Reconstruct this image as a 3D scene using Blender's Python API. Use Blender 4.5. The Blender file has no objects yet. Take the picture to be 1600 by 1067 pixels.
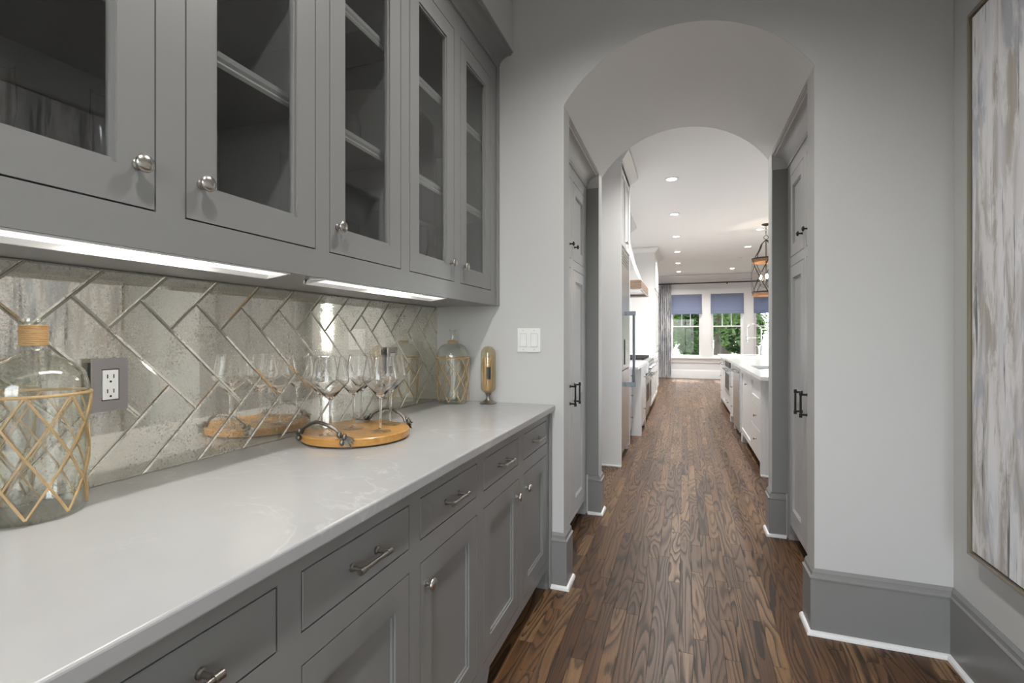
import bpy, bmesh, math, random
from mathutils import Vector, Matrix
random.seed(7)
PI = math.pi
scn = bpy.context.scene
COL = scn.collection

# ------------------------------------------------------------------ camera
HC, TH = 1.2615, 0.34075
cam = bpy.data.cameras.new('camera')
cam.sensor_width = 36.0
cam.lens = 36.0 * 756.75 / 1600.0
cam.shift_y = -8.93 / 1600.0
cam.clip_start = 0.02
cam.clip_end = 300
cam_o = bpy.data.objects.new('camera', cam)
COL.objects.link(cam_o)
cam_o.location = (0, 0, HC)
cam_o.rotation_euler = (PI / 2, 0, TH)
scn.camera = cam_o

# ------------------------------------------------------------------ view, world, sun, portals
vs = scn.view_settings
vs.view_transform = 'Standard'
vs.look = 'None'
vs.gamma = 1.0
vs.use_curve_mapping = False
vs.exposure = 0.45
scn.cycles.use_denoising = True
scn.cycles.max_bounces = 20
scn.cycles.diffuse_bounces = 6
scn.cycles.glossy_bounces = 8
scn.cycles.transmission_bounces = 20
scn.cycles.transparent_max_bounces = 24
scn.cycles.sample_clamp_indirect = 4.0

world = bpy.data.worlds.new('world')
scn.world = world
world.use_nodes = True
wn = world.node_tree
bg = wn.nodes['Background']
sky = wn.nodes.new('ShaderNodeTexSky')
sky.sky_type = 'NISHITA'
sky.sun_disc = False
sky.sun_elevation = math.radians(58)
sky.sun_rotation = 0.0
hs = wn.nodes.new('ShaderNodeHueSaturation')
hs.inputs['Saturation'].default_value = .25
wn.links.new(sky.outputs[0], hs.inputs['Color'])
wn.links.new(hs.outputs[0], bg.inputs[0])
bg.inputs[1].default_value = 1.45

sun = bpy.data.lights.new('sun', 'SUN')
sun.energy = 7.0
sun.angle = 0.01
sun.color = (1, .96, .9)
sun_o = bpy.data.objects.new('sun', sun)
COL.objects.link(sun_o)
sun_o.rotation_euler = (math.radians(-32), 0, 0)      # shines towards -y and down


def portal(loc, rot, sx, sy):
    l = bpy.data.lights.new('daylight_portal', 'AREA')
    l.shape = 'RECTANGLE'; l.size = sx; l.size_y = sy
    l.cycles.is_portal = True
    o = bpy.data.objects.new('daylight_portal', l)
    COL.objects.link(o); o.location = loc; o.rotation_euler = rot


# key positions (metres; camera stands at x = 0, y = 0)
XW = -1.2856            # left wall
XM = -1.2756            # face of the mirror tiles
XL, XR = -0.566, 0.524  # arch opening
Y1, T1 = 2.372, 0.124   # front arch wall
Y2, Y2B = 3.435, 3.559  # second arch wall
XRW = 0.9987            # right wall
ZC = 3.05               # ceilings
ZS, ZA = 2.414, 2.707   # arch spring and crown
KXL, KXR, KYF = -1.25, 3.6, 15.3   # kitchen left, right, far wall
YB = -2.2               # back wall of the pantry
portal((0.1, YB + .02, 1.25), (PI / 2, 0, PI), 1.7, 2.3)
portal((XW - .02, -1.4, 1.35), (0, -PI / 2, 0), 2.1, 1.2)
portal((1.2, KYF + .02, 1.5), (-PI / 2, 0, 0), 3.6, 2.0)
portal((KXR - .02, 7.4, 1.7), (0, PI / 2, 0), 1.7, 5.2)


# ------------------------------------------------------------------ materials
def mat(name, col=(.5, .5, .5), rough=.5, metal=0.0, **kw):
    m = bpy.data.materials.new(name)
    m.use_nodes = True
    b = m.node_tree.nodes['Principled BSDF']
    b.inputs['Base Color'].default_value = (*col, 1)
    b.inputs['Roughness'].default_value = rough
    b.inputs['Metallic'].default_value = metal
    for k, v in kw.items():
        b.inputs[k.replace('_', ' ')].default_value = v
    return m


def nodes(m):
    t = m.node_tree
    return t, t.nodes, t.links, t.nodes['Principled BSDF']


def tex_noise(t, vec, scale, detail=2, rough=.5, dist=0.0):
    n = t.nodes.new('ShaderNodeTexNoise')
    n.inputs['Scale'].default_value = scale
    n.inputs['Detail'].default_value = detail
    n.inputs['Roughness'].default_value = rough
    n.inputs['Distortion'].default_value = dist
    if vec is not None:
        t.links.new(vec, n.inputs['Vector'])
    return n


def mapping(t, src, scale=(1, 1, 1), loc=(0, 0, 0), rot=(0, 0, 0)):
    n = t.nodes.new('ShaderNodeMapping')
    n.inputs['Scale'].default_value = scale
    n.inputs['Location'].default_value = loc
    n.inputs['Rotation'].default_value = rot
    t.links.new(src, n.inputs['Vector'])
    return n.outputs[0]


def ramp(t, fac, stops, interp='LINEAR'):
    n = t.nodes.new('ShaderNodeValToRGB')
    n.color_ramp.interpolation = interp
    e = n.color_ramp.elements
    while len(e) < len(stops):
        e.new(.5)
    for i, (p, c) in enumerate(stops):
        e[i].position = p
        e[i].color = (*c, 1) if len(c) == 3 else c
    t.links.new(fac, n.inputs[0])
    return n.outputs[0]


def mixc(t, fac, a, b, mode='MIX'):
    n = t.nodes.new('ShaderNodeMix')
    n.data_type = 'RGBA'
    n.blend_type = mode
    for sock, val in ((n.inputs[0], fac), (n.inputs[6], a), (n.inputs[7], b)):
        if hasattr(val, 'is_output'):
            t.links.new(val, sock)
        elif isinstance(val, (int, float)):
            sock.default_value = val
        else:
            sock.default_value = (*val, 1)
    return n.outputs[2]


def math_n(t, op, a, b=None):
    n = t.nodes.new('ShaderNodeMath')
    n.operation = op
    for i, v in enumerate((a, b)):
        if v is None:
            continue
        if hasattr(v, 'is_output'):
            t.links.new(v, n.inputs[i])
        else:
            n.inputs[i].default_value = v
    return n.outputs[0]


def objco(t):
    return t.nodes.new('ShaderNodeTexCoord').outputs['Object']


def geo_pos(t):
    return t.nodes.new('ShaderNodeNewGeometry').outputs['Position']


def bump(t, h, strength=.2, dist=.002):
    n = t.nodes.new('ShaderNodeBump')
    n.inputs['Strength'].default_value = strength
    n.inputs['Distance'].default_value = dist
    t.links.new(h, n.inputs['Height'])
    return n.outputs[0]


M = {}


def painted(name, col, rough, tex=.06, sc=180):
    m = mat(name, col, rough)
    t, N, L, b = nodes(m)
    n = tex_noise(t, geo_pos(t), sc, 2)
    L.new(bump(t, n.outputs[0], tex, .002), b.inputs['Normal'])
    n2 = tex_noise(t, geo_pos(t), 1.3, 2)
    L.new(mixc(t, n2.outputs[0], [c * .985 for c in col], [min(1, c * 1.015) for c in col]), b.inputs['Base Color'])
    M[name] = m


painted('wall_paint', (.54, .54, .53), .6)
painted('ceiling_paint', (.84, .84, .84), .7)
painted('kitchen_wall', (.72, .72, .73), .6)
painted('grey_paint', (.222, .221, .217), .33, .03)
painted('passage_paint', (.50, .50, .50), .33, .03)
painted('white_paint', (.72, .72, .72), .3, .02)
painted('trim_white', (.78, .78, .78), .3, .02)
M['dark_gap'] = mat('dark_gap', (.02, .02, .02), .8)
M['toe_dark'] = mat('toe_dark', (.05, .05, .05), .7)
M['nickel'] = mat('nickel', (.50, .47, .43), .28, 1)
M['pewter'] = mat('pewter', (.30, .28, .25), .33, 1)
M['branch_metal'] = mat('branch_metal', (.20, .185, .165), .38, 1)
M['handle_steel'] = mat('handle_steel', (.17, .19, .21), .35, 1)
M['bronze'] = mat('bronze', (.035, .032, .03), .4, .7)
M['black_iron'] = mat('black_iron', (.02, .02, .02), .5, .3)
M['chrome'] = mat('chrome', (.6, .6, .62), .15, 1)
M['plastic_white'] = mat('plastic_white', (.78, .78, .77), .3)
M['plastic_line'] = mat('plastic_line', (.45, .45, .45), .4)
M['black'] = mat('black', (.012, .012, .012), .4)
M['frame_gold'] = mat('frame_gold', (.30, .26, .20), .35, .5)
M['lead'] = mat('lead', (.16, .14, .11), .35, .8)

# brushed steel
m = mat('steel', (.58, .58, .58), .26, 1); M['steel'] = m
t, N, L, b = nodes(m)
n = tex_noise(t, mapping(t, geo_pos(t), (3, 3, 260)), 1, 2)
L.new(ramp(t, n.outputs[0], [(.3, (.5, .5, .5)), (.7, (.66, .66, .66))]), b.inputs['Base Color'])
m = mat('steel_plate', (.47, .44, .43), .4, 1); M['steel_plate'] = m

# quartz worktop
m = mat('quartz', (.62, .62, .62), .22); M['quartz'] = m
t, N, L, b = nodes(m)
p = geo_pos(t)
w = tex_noise(t, p, 1.7, 5, .6, 1.2)
v = math_n(t, 'ABSOLUTE', math_n(t, 'SUBTRACT', w.outputs[0], .5))
vein = ramp(t, v, [(0, (1, 1, 1)), (.006, (.25, .25, .25)), (.02, (0, 0, 0))])
cl = tex_noise(t, p, 6, 4)
base = mixc(t, cl.outputs[0], (.37, .37, .375), (.425, .425, .42))
vm = tex_noise(t, p, 2.6, 1)
vf = math_n(t, 'MULTIPLY', vein, ramp(t, vm.outputs[0], [(.5, (0, 0, 0)), (.62, (.22, .22, .22))]))
L.new(mixc(t, vf, base, (.70, .70, .69)), b.inputs['Base Color'])
M['quartz_white'] = mat('quartz_white', (.80, .80, .80), .15)

# oak strip floor : attribute 'pl' = (across, along, random)
m = mat('oak', (.2, .12, .07), .3); M['oak'] = m
t, N, L, b = nodes(m)
at = N.new('ShaderNodeAttribute'); at.attribute_name = 'pl'
sep = N.new('ShaderNodeSeparateXYZ'); L.new(at.outputs['Vector'], sep.inputs[0])
ac, al, rn = sep.outputs


def comb(x, y, z):
    n = N.new('ShaderNodeCombineXYZ')
    for i, v in enumerate((x, y, z)):
        if hasattr(v, 'is_output'):
            L.new(v, n.inputs[i])
        else:
            n.inputs[i].default_value = v
    return n.outputs[0]


r1 = math_n(t, 'MULTIPLY', rn, 91.7)
vec = comb(math_n(t, 'ADD', math_n(t, 'MULTIPLY', ac, 11.0), r1), math_n(t, 'MULTIPLY', al, 1.25), math_n(t, 'MULTIPLY', rn, 53.0))
field = tex_noise(t, vec, 1.0, 1.3, .4, .18)
ringv = math_n(t, 'FRACT', math_n(t, 'MULTIPLY', field.outputs[0], 13.0))
fine = tex_noise(t, comb(math_n(t, 'ADD', math_n(t, 'MULTIPLY', ac, 420.0), r1), math_n(t, 'MULTIPLY', al, 9.0), r1), 1.0, 3, .6)
ringv2 = math_n(t, 'ADD', ringv, math_n(t, 'MULTIPLY', math_n(t, 'SUBTRACT', fine.outputs[0], .5), .45))
line = ramp(t, ringv2, [(0, (1, 1, 1)), (.12, (.95, .95, .95)), (.42, (.25, .25, .25)), (.75, (0, 0, 0)), (.93, (.1, .1, .1)), (1, (1, 1, 1))])
w1 = N.new('ShaderNodeTexWhiteNoise'); w1.noise_dimensions = '1D'; L.new(math_n(t, 'MULTIPLY', rn, 37.1), w1.inputs['W'])
tone = ramp(t, w1.outputs['Value'], [(0, (.080, .037, .016)), (.35, (.125, .061, .027)), (.7, (.172, .090, .041)), (1, (.265, .155, .076))])
fin = ramp(t, fine.outputs[0], [(.3, (.62, .62, .62)), (.62, (1.1, 1.1, 1.1))])
tone2 = mixc(t, .8, tone, fin, 'MULTIPLY')
w2 = N.new('ShaderNodeTexWhiteNoise'); w2.noise_dimensions = '1D'; L.new(math_n(t, 'MULTIPLY', rn, 91.3), w2.inputs['W'])
lf = math_n(t, 'MULTIPLY', line, math_n(t, 'ADD', math_n(t, 'MULTIPLY', w2.outputs['Value'], .40), .55))
colr = mixc(t, lf, tone2, (.010, .006, .004))
L.new(colr, b.inputs['Base Color'])
L.new(ramp(t, line, [(0, (.30, .30, .30)), (1, (.48, .48, .48))]), b.inputs['Roughness'])
b.inputs['Specular IOR Level'].default_value = .35
L.new(bump(t, line, -.08, .001), b.inputs['Normal'])

# antique mirror
m = mat('antique_mirror', (.72, .69, .60), .05, 1); M['antique_mirror'] = m
t, N, L, b = nodes(m)
p = geo_pos(t)
s1 = tex_noise(t, p, 170, 4, .7)
s2 = tex_noise(t, p, 9, 3, .6)
sp = math_n(t, 'ADD', s1.outputs[0], math_n(t, 'MULTIPLY', math_n(t, 'SUBTRACT', s2.outputs[0], .5), .5))
spk = ramp(t, sp, [(.54, (0, 0, 0)), (.68, (.55, .55, .55)), (.80, (1, 1, 1))])
L.new(mixc(t, spk, (.93, .90, .81), (.55, .53, .46)), b.inputs['Base Color'])
L.new(ramp(t, sp, [(.4, (.015, .015, .015)), (.72, (.12, .12, .12))]), b.inputs['Roughness'])
dif = N.new('ShaderNodeBsdfDiffuse')
L.new(mixc(t, spk, (.66, .63, .53), (.24, .24, .20)), dif.inputs[0])
mx = N.new('ShaderNodeMixShader')
L.new(ramp(t, sp, [(.42, (.16, .16, .16)), (.70, (.42, .42, .42))]), mx.inputs[0])
L.new(b.outputs[0], mx.inputs[1]); L.new(dif.outputs[0], mx.inputs[2])
L.new(mx.outputs[0], N['Material Output'].inputs[0])


def pane_glass(name, tint=(1, 1, 1), ior=1.5, rough=0.0):
    m = bpy.data.materials.new(name); m.use_nodes = True
    t = m.node_tree; N = t.nodes; L = t.links
    N.remove(N['Principled BSDF'])
    tr = N.new('ShaderNodeBsdfTransparent'); tr.inputs[0].default_value = (*tint, 1)
    gl = N.new('ShaderNodeBsdfGlossy'); gl.inputs['Roughness'].default_value = rough
    lw = N.new('ShaderNodeLayerWeight'); lw.inputs[0].default_value = .5
    p5 = math_n(t, 'POWER', lw.outputs['Facing'], 5.0)
    f0 = ((ior - 1) / (ior + 1)) ** 2
    fr = math_n(t, 'ADD', math_n(t, 'MULTIPLY', p5, 1 - f0), f0)
    mx = N.new('ShaderNodeMixShader')
    L.new(fr, mx.inputs[0]); L.new(tr.outputs[0], mx.inputs[1]); L.new(gl.outputs[0], mx.inputs[2])
    L.new(mx.outputs[0], N['Material Output'].inputs[0])
    M[name] = m


pane_glass('pane_glass', (.97, .98, .98), 1.75)
pane_glass('window_glass', (.97, .98, .98), 1.35)


def solid_glass(name, col, rough=0.0, ior=1.45):
    m = mat(name, col, rough)
    b = m.node_tree.nodes['Principled BSDF']
    b.inputs['Transmission Weight'].default_value = 1
    b.inputs['IOR'].default_value = ior
    M[name] = m


solid_glass('clear_glass', (1, 1, 1))
pane_glass('thin_glass', (.97, .98, .98), 1.6)
pane_glass('bottle_glass', (.975, .98, .965), 1.6)
pane_glass('smoke_glass', (.95, .92, .85), 1.6)


def wood(name, c1, c2, rough, sc=(40, 40, 4)):
    m = mat(name, c1, rough)
    t, N, L, b = nodes(m)
    n = tex_noise(t, mapping(t, objco(t), sc), 1, 4, .6, .6)
    L.new(ramp(t, n.outputs[0], [(.3, c1), (.7, c2)]), b.inputs['Base Color'])
    M[name] = m


wood('tray_wood', (.40, .19, .045), (.56, .30, .085), .3, (5, 45, 45))
wood('hood_wood', (.20, .13, .085), (.36, .26, .19), .5, (6, 6, 60))
wood('lantern_wood', (.20, .10, .045), (.36, .20, .10), .5, (10, 10, 60))
wood('rattan', (.36, .20, .075), (.56, .36, .16), .5, (60, 60, 300))
wood('cane', (.42, .27, .12), (.58, .41, .22), .45, (30, 30, 30))
wood('match_wood', (.62, .42, .18), (.74, .54, .28), .6, (30, 30, 3))

# painting
m = mat('painting', (.6, .6, .6), .55); M['painting'] = m
t, N, L, b = nodes(m)
p = geo_pos(t)
a1 = tex_noise(t, mapping(t, p, (1, 5.5, .32)), 1.0, 3, .55, .25)
c1 = ramp(t, a1.outputs[0], [(.30, (.30, .33, .42)), (.40, (.58, .60, .67)), (.46, (.78, .78, .80)), (.52, (.42, .38, .34)), (.57, (.66, .65, .67)), (.70, (.84, .83, .82))])
a2 = tex_noise(t, mapping(t, p, (1, 16.0, 3.4), (0, 3.3, 1.1)), 1.0, 6, .7, .7)
c2 = mixc(t, ramp(t, a2.outputs[0], [(.45, (0, 0, 0)), (.56, (.75, .75, .75))]), c1, (.84, .83, .84))
a5 = tex_noise(t, mapping(t, p, (1, 9.0, 2.0), (0, 6.4, 2.7)), 1.0, 5, .65, .4)
c2 = mixc(t, ramp(t, a5.outputs[0], [(.56, (0, 0, 0)), (.64, (.7, .7, .7))]), c2, (.36, .38, .44))
a3 = tex_noise(t, mapping(t, p, (1, 34.0, 1.6), (0, 9.1, 4.2)), 1.0, 4, .7, .35)
a6 = tex_noise(t, mapping(t, p, (1, 4.0, 1.1), (0, 2.1, .4)), 1.0, 2, .5, 0)
stf = math_n(t, 'ADD', a3.outputs[0], math_n(t, 'MULTIPLY', math_n(t, 'SUBTRACT', a6.outputs[0], .5), .45))
st = ramp(t, stf, [(.575, (0, 0, 0)), (.63, (.85, .85, .85))])
c4 = mixc(t, st, c2, (.06, .055, .06))
L.new(c4, b.inputs['Base Color'])
L.new(bump(t, a2.outputs[0], .3, .003), b.inputs['Normal'])

# textiles
m = mat('shade_fabric', (.24, .27, .36), .85); M['shade_fabric'] = m
t, N, L, b = nodes(m)
tl = N.new('ShaderNodeBsdfTranslucent'); tl.inputs[0].default_value = (.30, .34, .47, 1)
mx = N.new('ShaderNodeMixShader'); mx.inputs[0].default_value = .35
L.new(b.outputs[0], mx.inputs[1]); L.new(tl.outputs[0], mx.inputs[2]); L.new(mx.outputs[0], N['Material Output'].inputs[0])
m = mat('curtain_fabric', (.5, .5, .5), .85); M['curtain_fabric'] = m
t, N, L, b = nodes(m)
n1 = tex_noise(t, mapping(t, objco(t), (26, 26, 2.2)), 1, 4, .7, .6)
n2 = tex_noise(t, mapping(t, objco(t), (5, 5, 3.1)), 1, 3, .6, .3)
cc = ramp(t, n1.outputs[0], [(.36, (.03, .035, .055)), (.43, (.25, .26, .29)), (.48, (.62, .62, .62)), (.7, (.74, .74, .74))])
L.new(mixc(t, ramp(t, n2.outputs[0], [(.5, (0, 0, 0)), (.66, (.6, .6, .6))]), cc, (.17, .20, .30)), b.inputs['Base Color'])

# outdoors
M['lawn'] = mat('lawn', (.055, .095, .02), .9)
M['bark'] = mat('bark', (.075, .06, .05), .9)
for nm, ca, cb in (('leaf_dark', (.02, .055, .012), (.07, .14, .03)), ('leaf_light', (.035, .085, .012), (.11, .19, .035))):
    m = mat(nm, ca, .6); M[nm] = m
    t, N, L, b = nodes(m)
    n = tex_noise(t, geo_pos(t), 2.5, 3)
    cr = ramp(t, n.outputs[0], [(.35, ca), (.65, cb)])
    L.new(cr, b.inputs['Base Color'])
    tl = N.new('ShaderNodeBsdfTranslucent'); L.new(cr, tl.inputs[0])
    mx = N.new('ShaderNodeMixShader'); mx.inputs[0].default_value = .45
    L.new(b.outputs[0], mx.inputs[1]); L.new(tl.outputs[0], mx.inputs[2]); L.new(mx.outputs[0], N['Material Output'].inputs[0])


def emis(name, col, strength):
    m = mat(name, col, .5)
    b = m.node_tree.nodes['Principled BSDF']
    b.inputs['Emission Color'].default_value = (*col, 1)
    b.inputs['Emission Strength'].default_value = strength
    M[name] = m


emis('lamp_lens', (1, .97, .92), 12)
emis('bar_lens', (1, .97, .92), 0.9)
emis('led', (1, .95, .86), 30.0)
emis('bulb', (1, .86, .66), 60)


# ------------------------------------------------------------------ mesh helpers
def XP(x0): return lambda u, w, z: (x0 + w, u, z)      # face looks to +x
def XN(x0): return lambda u, w, z: (x0 - w, u, z)      # face looks to -x
def YN(y0): return lambda u, w, z: (u, y0 - w, z)      # face looks to -y


class MB:
    def __init__(s, T=None):
        s.v = []; s.f = []; s.T = T

    def add(s, vs, fs):
        o = len(s.v)
        s.v += [s.T(*p) if s.T else tuple(p) for p in vs]
        s.f += [tuple(i + o for i in f) for f in fs]
        return s

    def box(s, x0, x1, y0, y1, z0, z1):
        return s.add([(x0, y0, z0), (x1, y0, z0), (x1, y1, z0), (x0, y1, z0), (x0, y0, z1), (x1, y0, z1), (x1, y1, z1), (x0, y1, z1)],
                     [(0, 3, 2, 1), (4, 5, 6, 7), (0, 1, 5, 4), (1, 2, 6, 5), (2, 3, 7, 6), (3, 0, 4, 7)])

    def prism(s, poly, fn, a0, a1):
        n = len(poly)
        vs = [fn(p[0], p[1], a0) for p in poly] + [fn(p[0], p[1], a1) for p in poly]
        fs = [tuple(range(n))[::-1], tuple(range(n, 2 * n))] + [(i, (i + 1) % n, n + (i + 1) % n, n + i) for i in range(n)]
        return s.add(vs, fs)

    def lathe(s, prof, c=(0, 0, 0), seg=32, sx=1.0, sy=1.0, closed=False, axis=None):
        n = len(prof); vs = []
        for j in range(seg):
            a = 2 * PI * j / seg
            for r, z in prof:
                q = Vector((r * sx * math.cos(a), r * sy * math.sin(a), z))
                if axis is not None:
                    q = axis @ q
                vs.append((c[0] + q.x, c[1] + q.y, c[2] + q.z))
        fs = []
        m = n if closed else n - 1
        for j in range(seg):
            k = (j + 1) % seg
            for i in range(m):
                i2 = (i + 1) % n
                fs.append((j * n + i, k * n + i, k * n + i2, j * n + i2))
        if not closed:
            for i in (0, n - 1):
                if prof[i][0] > 1e-6:
                    fs.append(tuple(j * n + i for j in range(seg)))
        return s.add(vs, fs)

    def tube(s, pts, r, seg=8, flat=None):
        pts = [Vector(p) for p in pts]; n = len(pts); vs = []
        rr = r if isinstance(r, (list, tuple)) else [r] * n
        up = Vector((0, 0, 1))
        for i, p in enumerate(pts):
            d = (pts[min(i + 1, n - 1)] - pts[max(i - 1, 0)]).normalized()
            ref = up if abs(d.z) < .95 else Vector((1, 0, 0))
            a = d.cross(ref).normalized(); bb = a.cross(d).normalized()
            for j in range(seg):
                an = 2 * PI * j / seg
                q = p + a * (rr[i] * math.cos(an)) + bb * (rr[i] * math.sin(an) * (flat or 1))
                vs.append(tuple(q))
        fs = [(i * seg + j, i * seg + (j + 1) % seg, (i + 1) * seg + (j + 1) % seg, (i + 1) * seg + j) for i in range(n - 1) for j in range(seg)]
        fs += [tuple(range(seg))[::-1], tuple((n - 1) * seg + j for j in range(seg))]
        return s.add(vs, fs)

    def ball(s, c, r, seg=12, sc=(1, 1, 1)):
        prof = [(r * math.sin(PI * i / 8), -r * math.cos(PI * i / 8)) for i in range(9)]
        prof[0] = (0.0, -r); prof[-1] = (0.0, r)
        vs = []; n = 9
        for j in range(seg):
            a = 2 * PI * j / seg
            for q, z in prof:
                vs.append((c[0] + q * math.cos(a) * sc[0], c[1] + q * math.sin(a) * sc[1], c[2] + z * sc[2]))
        fs = [(j * n + i, ((j + 1) % seg) * n + i, ((j + 1) % seg) * n + i + 1, j * n + i + 1) for j in range(seg) for i in range(n - 1)]
        return s.add(vs, fs)

    def sweep(s, path, prof, side=1):
        """moulding: path of 2-D points, prof of (offset, z) closed polygon; offset goes to the left (side=1) or right (-1) of travel"""
        n = len(path); P = [Vector(p) for p in path]; vs = []; k = len(prof)
        for i in range(n):
            ds = []
            if i > 0: ds.append((P[i] - P[i - 1]).normalized())
            if i < n - 1: ds.append((P[i + 1] - P[i]).normalized())
            ns = [Vector((-d.y, d.x)) * side for d in ds]
            if len(ns) == 1:
                mi = ns[0]
            else:
                mi = (ns[0] + ns[1]); mi = mi / max(.2, mi.dot(ns[0]))
            for o, z in prof:
                q = P[i] + mi * o
                vs.append((q.x, q.y, z))
        fs = [(i * k + j, i * k + (j + 1) % k, (i + 1) * k + (j + 1) % k, (i + 1) * k + j) for i in range(n - 1) for j in range(k)]
        fs += [tuple(range(k)), tuple((n - 1) * k + j for j in range(k))]
        return s.add(vs, fs)

    def build(s, name, m, parent=None, smooth=None, bevel=0, seg=2):
        me = bpy.data.meshes.new(name)
        off = Vector((0, 0, 0))
        q = parent
        while q is not None:
            off += q.location; q = q.parent
        me.from_pydata([(x - off.x, y - off.y, z - off.z) for x, y, z in s.v], [], s.f)
        bm = bmesh.new(); bm.from_mesh(me)
        bmesh.ops.remove_doubles(bm, verts=bm.verts, dist=1e-6)
        bmesh.ops.recalc_face_normals(bm, faces=bm.faces)
        bm.to_mesh(me); bm.free()
        if smooth:
            me.polygons.foreach_set('use_smooth', [True] * len(me.polygons))
            me.set_sharp_from_angle(angle=math.radians(smooth))
        me.materials.append(M[m] if isinstance(m, str) else m)
        o = bpy.data.objects.new(name, me)
        COL.objects.link(o); o.parent = parent
        if bevel:
            md = o.modifiers.new('edge', 'BEVEL'); md.width = bevel; md.segments = seg; md.limit_method = 'ANGLE'
        return o


def tag(o, label=None, cat=None, group=None, kind=None):
    if label: o['label'] = label
    if cat: o['category'] = cat
    if group: o['group'] = group
    if kind: o['kind'] = kind
    return o


def thing(name, label, cat, loc=(0, 0, 0), group=None):
    o = bpy.data.objects.new(name, None)
    o.empty_display_size = .05
    COL.objects.link(o); o.location = loc
    return tag(o, label, cat, group)


def struct(name, loc=(0, 0, 0)):
    o = bpy.data.objects.new(name, None); COL.objects.link(o); o.location = loc
    o.empty_display_size = .05
    o['kind'] = 'structure'
    return o


def clip_poly(poly, a, b, c):
    """keep a*x+b*y<=c"""
    out = []
    for i in range(len(poly)):
        p, q = poly[i], poly[(i + 1) % len(poly)]
        dp, dq = a * p[0] + b * p[1] - c, a * q[0] + b * q[1] - c
        if dp <= 0: out.append(p)
        if dp * dq < 0:
            k = dp / (dp - dq); out.append((p[0] + (q[0] - p[0]) * k, p[1] + (q[1] - p[1]) * k))
    return out


def wall_holes(mb, fn, u0, u1, z0, z1, t0, t1, holes):
    us = sorted({u0, u1, *[h[0] for h in holes], *[h[1] for h in holes]})
    zs = sorted({z0, z1, *[h[2] for h in holes], *[h[3] for h in holes]})
    for a, b_ in zip(us, us[1:]):
        for c, d in zip(zs, zs[1:]):
            cu, cz = (a + b_) / 2, (c + d) / 2
            if any(h[0] < cu < h[1] and h[2] < cz < h[3] for h in holes):
                continue
            mb.prism([(a, c), (b_, c), (b_, d), (a, d)], fn, t0, t1)


# ------------------------------------------------------------------ structure: floor
floor = struct('floor')
MB().box(-1.5, 3.9, YB - .3, KYF + .3, -.12, -.016).build('subfloor', 'toe_dark', floor)


def plank_geo(x0, x1, y0, y1, rnd):
    g, e, h = .0003, .0006, .012
    a0, a1, b0, b1 = x0 + g, x1 - g, y0 + g, y1 - g
    vs = [(a0, b0, -h), (a1, b0, -h), (a1, b1, -h), (a0, b1, -h),
          (a0, b0, -.0005), (a1, b0, -.0005), (a1, b1, -.0005), (a0, b1, -.0005),
          (a0 + e, b0 + e, 0), (a1 - e, b0 + e, 0), (a1 - e, b1 - e, 0), (a0 + e, b1 - e, 0)]
    fs = [(8, 9, 10, 11)] + [(i, (i + 1) % 4, 4 + (i + 1) % 4, 4 + i) for i in range(4)] + [(4 + i, 4 + (i + 1) % 4, 8 + (i + 1) % 4, 8 + i) for i in range(4)]
    at_ = [(p[0] - x0, p[1] - y0 + rnd * 7, rnd) for p in vs]
    return vs, fs, at_


def plank_obj(name, vs, fs, at_, parent):
    me = bpy.data.meshes.new(name); me.from_pydata(vs, [], fs)
    a = me.attributes.new('pl', 'FLOAT_VECTOR', 'POINT')
    a.data.foreach_set('vector', [c for q in at_ for c in q])
    me.materials.append(M['oak'])
    o = bpy.data.objects.new(name, me); COL.objects.link(o); o.parent = parent
    return o


PW = .057
rv, rf, ra = [], [], []
x = -1.33
count = 0
while x < 3.62:
    y = YB - random.random() * .9
    while y < KYF:
        ln = random.choice([.32, .45, .55, .7, .85, 1.0, 1.25]) * random.uniform(.85, 1.15)
        y_e = min(y + ln, KYF + .02)
        vs_, fs_, at_ = plank_geo(x, x + PW, y, y_e, random.random())
        if x + PW > -.68 and x < 1.0 and y < 4.9 and y_e > 1.15 and not (x < -.6 and y_e < 2.4) and count < 298:
            plank_obj('plank', vs_, fs_, at_, floor); count += 1
        else:
            o_ = len(rv); rv += vs_; ra += at_; rf += [tuple(i + o_ for i in f) for f in fs_]
        y = y_e
    x += PW
o = plank_obj('plank_field', rv, rf, ra, floor); o['kind'] = 'stuff'

# ------------------------------------------------------------------ structure: walls
mb = MB()
wall_holes(mb, lambda u, z, a: (a, u, z), YB, Y1 - .0005, 0, ZC, XW - .12, XW, [(-2.0, -.8, .3, 2.4)])
o = mb.build('wall_left', 'wall_paint'); o['kind'] = 'structure'
o = MB().box(XRW, XRW + .12, YB, Y1 - .0005, 0, ZC).build('wall_right', 'wall_paint'); o['kind'] = 'structure'
mb = MB()
wall_holes(mb, lambda u, z, a: (u, a, z), XW, XRW, 0, ZC, YB - .12, YB, [(-.75, .95, .1, 2.4)])
o = mb.build('wall_back', 'wall_paint'); o['kind'] = 'structure'
# soffit over the upper cabinets
o = MB().box(XW + .001, -.8365, -.584, Y1 - .001, 2.739, ZC - .001).build('wall_soffit', 'wall_paint'); o['kind'] = 'structure'
o = MB().box(XW - .12, 1.2, YB - .12, Y2B, ZC, ZC + .1).build('ceiling_pantry', 'ceiling_paint'); o['kind'] = 'structure'
o = MB().box(KXL - .2, KXR + .2, Y2B + .0005, KYF + .2, ZC, ZC + .1).build('ceiling_kitchen', 'ceiling_paint'); o['kind'] = 'structure'

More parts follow.
